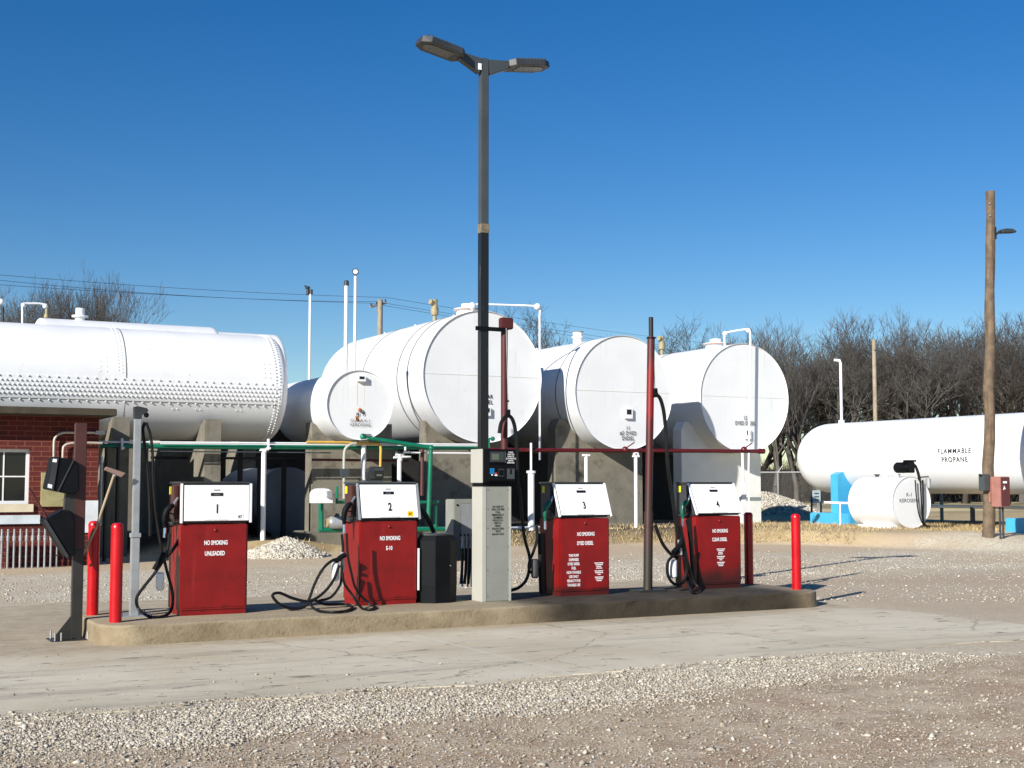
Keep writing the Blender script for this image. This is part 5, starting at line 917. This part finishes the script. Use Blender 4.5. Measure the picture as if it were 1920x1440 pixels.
# ------------------------------------------------------------------ distant things
def house(label, px0, px1, ytop, yeave, D, wallm, roofm, wins=(), zb=.1, depth=8, gable=False, cat='house'):
    def X_at(px, d): a = (px-960)/F; return Vector(((R_[0]*a+sin(PH))*d, (R_[1]*a+cos(PH))*d, 0))
    A = X_at(px0, D); B = X_at(px1, D*1.0); xd = (B-A); W = xd.length; xd.normalize(); yd = Vector((-xd.y, xd.x, 0)); ze = H+(907-yeave)*D/F; zt = H+(907-ytop)*D/F
    t = thing('house', label, cat, A); M = Matrix(((xd.x, yd.x, 0, 0), (xd.y, yd.y, 0, 0), (0, 0, 1, 0), (0, 0, 0, 1)))
    MB().box(0, 0, 0, W, depth, ze, M).build('wall', wallm, t)
    if gable: MB().prism([M @ Vector(p) for p in ((-.3, -.25, ze), (W+.3, -.25, ze), (W/2, -.25, zt))], M @ Vector((0, depth+.5, 0))).build('roof', wallm, t); 
    else: MB().prism([M @ Vector(p) for p in ((-.3, -.4, ze), (-.3, depth/2, zt), (-.3, depth+.4, ze), (-.3, depth+.4, ze-.1), (-.3, -.4, ze-.1))], M @ Vector((W+.6, 0, 0))).build('roof', roofm, t)
    for (a_, b_, za, zb_) in wins:
        x0, x1 = (a_-px0)/(px1-px0)*W, (b_-px0)/(px1-px0)*W; z0, z1 = H+(907-zb_)*D/F, H+(907-za)*D/F; e = .08
        f_ = MB().box(x0-e, -.06, z0-e, x0, -.0, z1+e, M).box(x1, -.06, z0-e, x1+e, -.0, z1+e, M).box(x0, -.06, z0-e, x1, 0, z0, M).box(x0, -.06, z1, x1, 0, z1+e, M).box(x0, -.05, (z0+z1)/2-.03, x1, 0, (z0+z1)/2+.03, M).build('window', WHITE2, t); MB().box(x0, -.025, z0, x1, -.02, z1, M).build('pane', GLASS, f_)
    return t
house('grey-blue clapboard house with a white sash window, glimpsed left of the silver post', 150, 300, 838, 858, 62, SIDING1, SHING, [(231, 245, 866, 884)])
house('cream house with dark gabled roof glimpsed above pump 1', 385, 545, 838, 860, 64, SIDING2, DSHING, [(436, 443, 874, 888), (447, 453, 874, 888)])
house('pale yellow house half hidden behind the tree trunks on the right', 1432, 1535, 880, 892, 128, mat('yellow_siding', rgb(214, 200, 150), .7), SHING, [(1450, 1456, 896, 904)])
def wpole(px, D, ytop, r, label, zb=.1, m=WOODL):
    a = (px-960)/F; loc = Vector(((R_[0]*a+sin(PH))*D, (R_[1]*a+cos(PH))*D, zb)); h = H+(907-ytop)*D/F-zb; t = thing('utility_pole', label, 'utility pole', loc, 'distant utility poles'); MB().tube([(0, 0, 0), (0, 0, h*.5), (0, 0, h)], [r*1.2, r*1.1, r], 10).build('pole', m, t); return t, h
t, h = wpole(711, 72, 560, .14, 'distant wooden power pole with a sloping crossarm above the largest tank')
ca, cb_ = Vector((-.5, -.85, h-.42)), Vector((.45, .85, h-.05+.1)); dirc = (cb_-ca); MB().tube([Vector((-.62, -.1, h-.45)), Vector((.5, .35, h-.1))], .07, 4).build('crossarm', SILV, t); MB().tube([(-.3, -.05, h-.5), (0, -.05, h-1.1)], .02, 4).build('brace', SILV, t)
for f_ in (.05, .4, .95): MB().lathe([(0, .05), (.15, .04), (.17, 0)], Vector((-.62, -.1, h-.42)).lerp(Vector((.5, .35, h-.05)), f_), (0, 0, 1), 8).build('insulator', DGREY, t)
tp = t.location.copy()
wpole(1642, 76, 636, .115, 'pale bare distant pole rising behind the propane tank')
def wire(label, p, q, sag, D0, D1, r=.010):
    def W_(px, py, D): a = (px-960)/F; return Vector(((R_[0]*a+sin(PH))*D, (R_[1]*a+cos(PH))*D, H+(907-py)*D/F))
    A, B = W_(*p, D0), W_(*q, D1); t = thing('power_line', label, 'wire', A, 'overhead power lines'); n = 16; MB().tube([(B-A)*(i/n)-Vector((0, 0, sag*4*(i/n)*(1-i/n))) for i in range(n+1)], r, 5).build('cable', mat('cable_black', lin(.03), .6), t)
wire('uppermost wire running left from the crossarm pole', (-20, 512), (722, 556), .15, 60, 72); wire('middle wire running left from the crossarm pole', (-20, 522), (703, 564), .25, 60, 72); wire('lowest wire running left from the crossarm pole', (-20, 531), (693, 567), .1, 60, 72)
wire('uppermost wire running right from the crossarm pole', (722, 556), (1420, 652), .25, 72, 130); wire('middle wire running right from the crossarm pole', (703, 564), (1420, 668), .2, 72, 130); wire('lowest wire running right from the crossarm pole', (693, 567), (1420, 676), .2, 72, 130)
wire('service wire crossing the bare trees to the wooden pole', (1640, 655), (1960, 684), .3, 76, 60, .02); wire('low guy wire left of the propane tank', (1425, 803), (1620, 778), .1, 56, 70, .02)
# chain-link fence
def W_(px, z, D): a = (px-960)/F; return Vector(((R_[0]*a+sin(PH))*D, (R_[1]*a+cos(PH))*D, z))
A, B = W_(1400, .2, 59), W_(1590, .2, 57); t = thing('chain_link_fence', 'galvanised chain-link fence between the block wall and the propane tank', 'fence', A); o_ = A; d = B-A; ht = 2.05-.2
for f_ in (.0, .31, .7, .72, 1.): p_ = d*f_; MB().tube([p_, p_+Vector((0, 0, ht))], .035, 8).build('fence_post', FENCEM, t); MB().tube([p_+Vector((0, 0, ht)), p_+Vector((.2, -.1, ht+.3))], .02, 6).build('barb_arm', FENCEM, t)
MB().tube([Vector((0, 0, ht)), d+Vector((0, 0, ht))], .03, 8).build('top_rail', FENCEM, t); MB().tube([Vector((0, 0, .75)), d*.31+Vector((0, 0, .75))], .02, 6).build('mid_rail', FENCEM, t)
m = MB(); Ld = d.length; dn = d.normalized(); st_ = .11
for sgn in (1, -1):
    k = -ht
    while k < Ld+ht:
        x0 = k if sgn == 1 else k+ht; x1 = k+ht if sgn == 1 else k; z0, z1 = 0., ht
        def cl(x, z, x2, z2):
            if x < 0: z = z+(z2-z)*(0-x)/(x2-x); x = 0
            if x > Ld: z = z+(z2-z)*(Ld-x)/(x2-x); x = Ld
            return x, z
        if not (max(x0, x1) < 0 or min(x0, x1) > Ld):
            a1 = cl(x0, z0, x1, z1); a2 = cl(x1, z1, x0, z0)
            if abs(a1[0]-a2[0]) > .02: m.tube([dn*a1[0]+Vector((0, 0, a1[1])), dn*a2[0]+Vector((0, 0, a2[1]))], .0025, 3, False)
        k += st_
m.build('wire_mesh', FENCEM, t, smooth=False)
lc = at(1532, 966, Z=.28); t = thing('notice_stand', 'small white notice on two dark legs left of the blue saddle', 'sign', lc); MB().box(-.22, -.02, .5, .18, .0, 1.0).build('board', mat('notice_board', rgb(190, 206, 206), .6), t); 
for x in (-.28, .2): MB().box(x, 0, 0, x+.06, .05, 1.0).build('leg', DGREY, t)
for z in (.85, .72, .6): MB().box(-.14, -.023, z, .1, -.0205, z+.05).build('mark', LAMPG, t)
lc = at(1765, 925, X=33.5); t = thing('marker_post', 'thin pale marker post seen beneath the propane tank', 'post', (lc.x, lc.y, .2)); MB().box(-.04, -.04, 0, .04, .04, lc.z+.1).build('post', WOODL, t)
print('objects', len(S.objects))
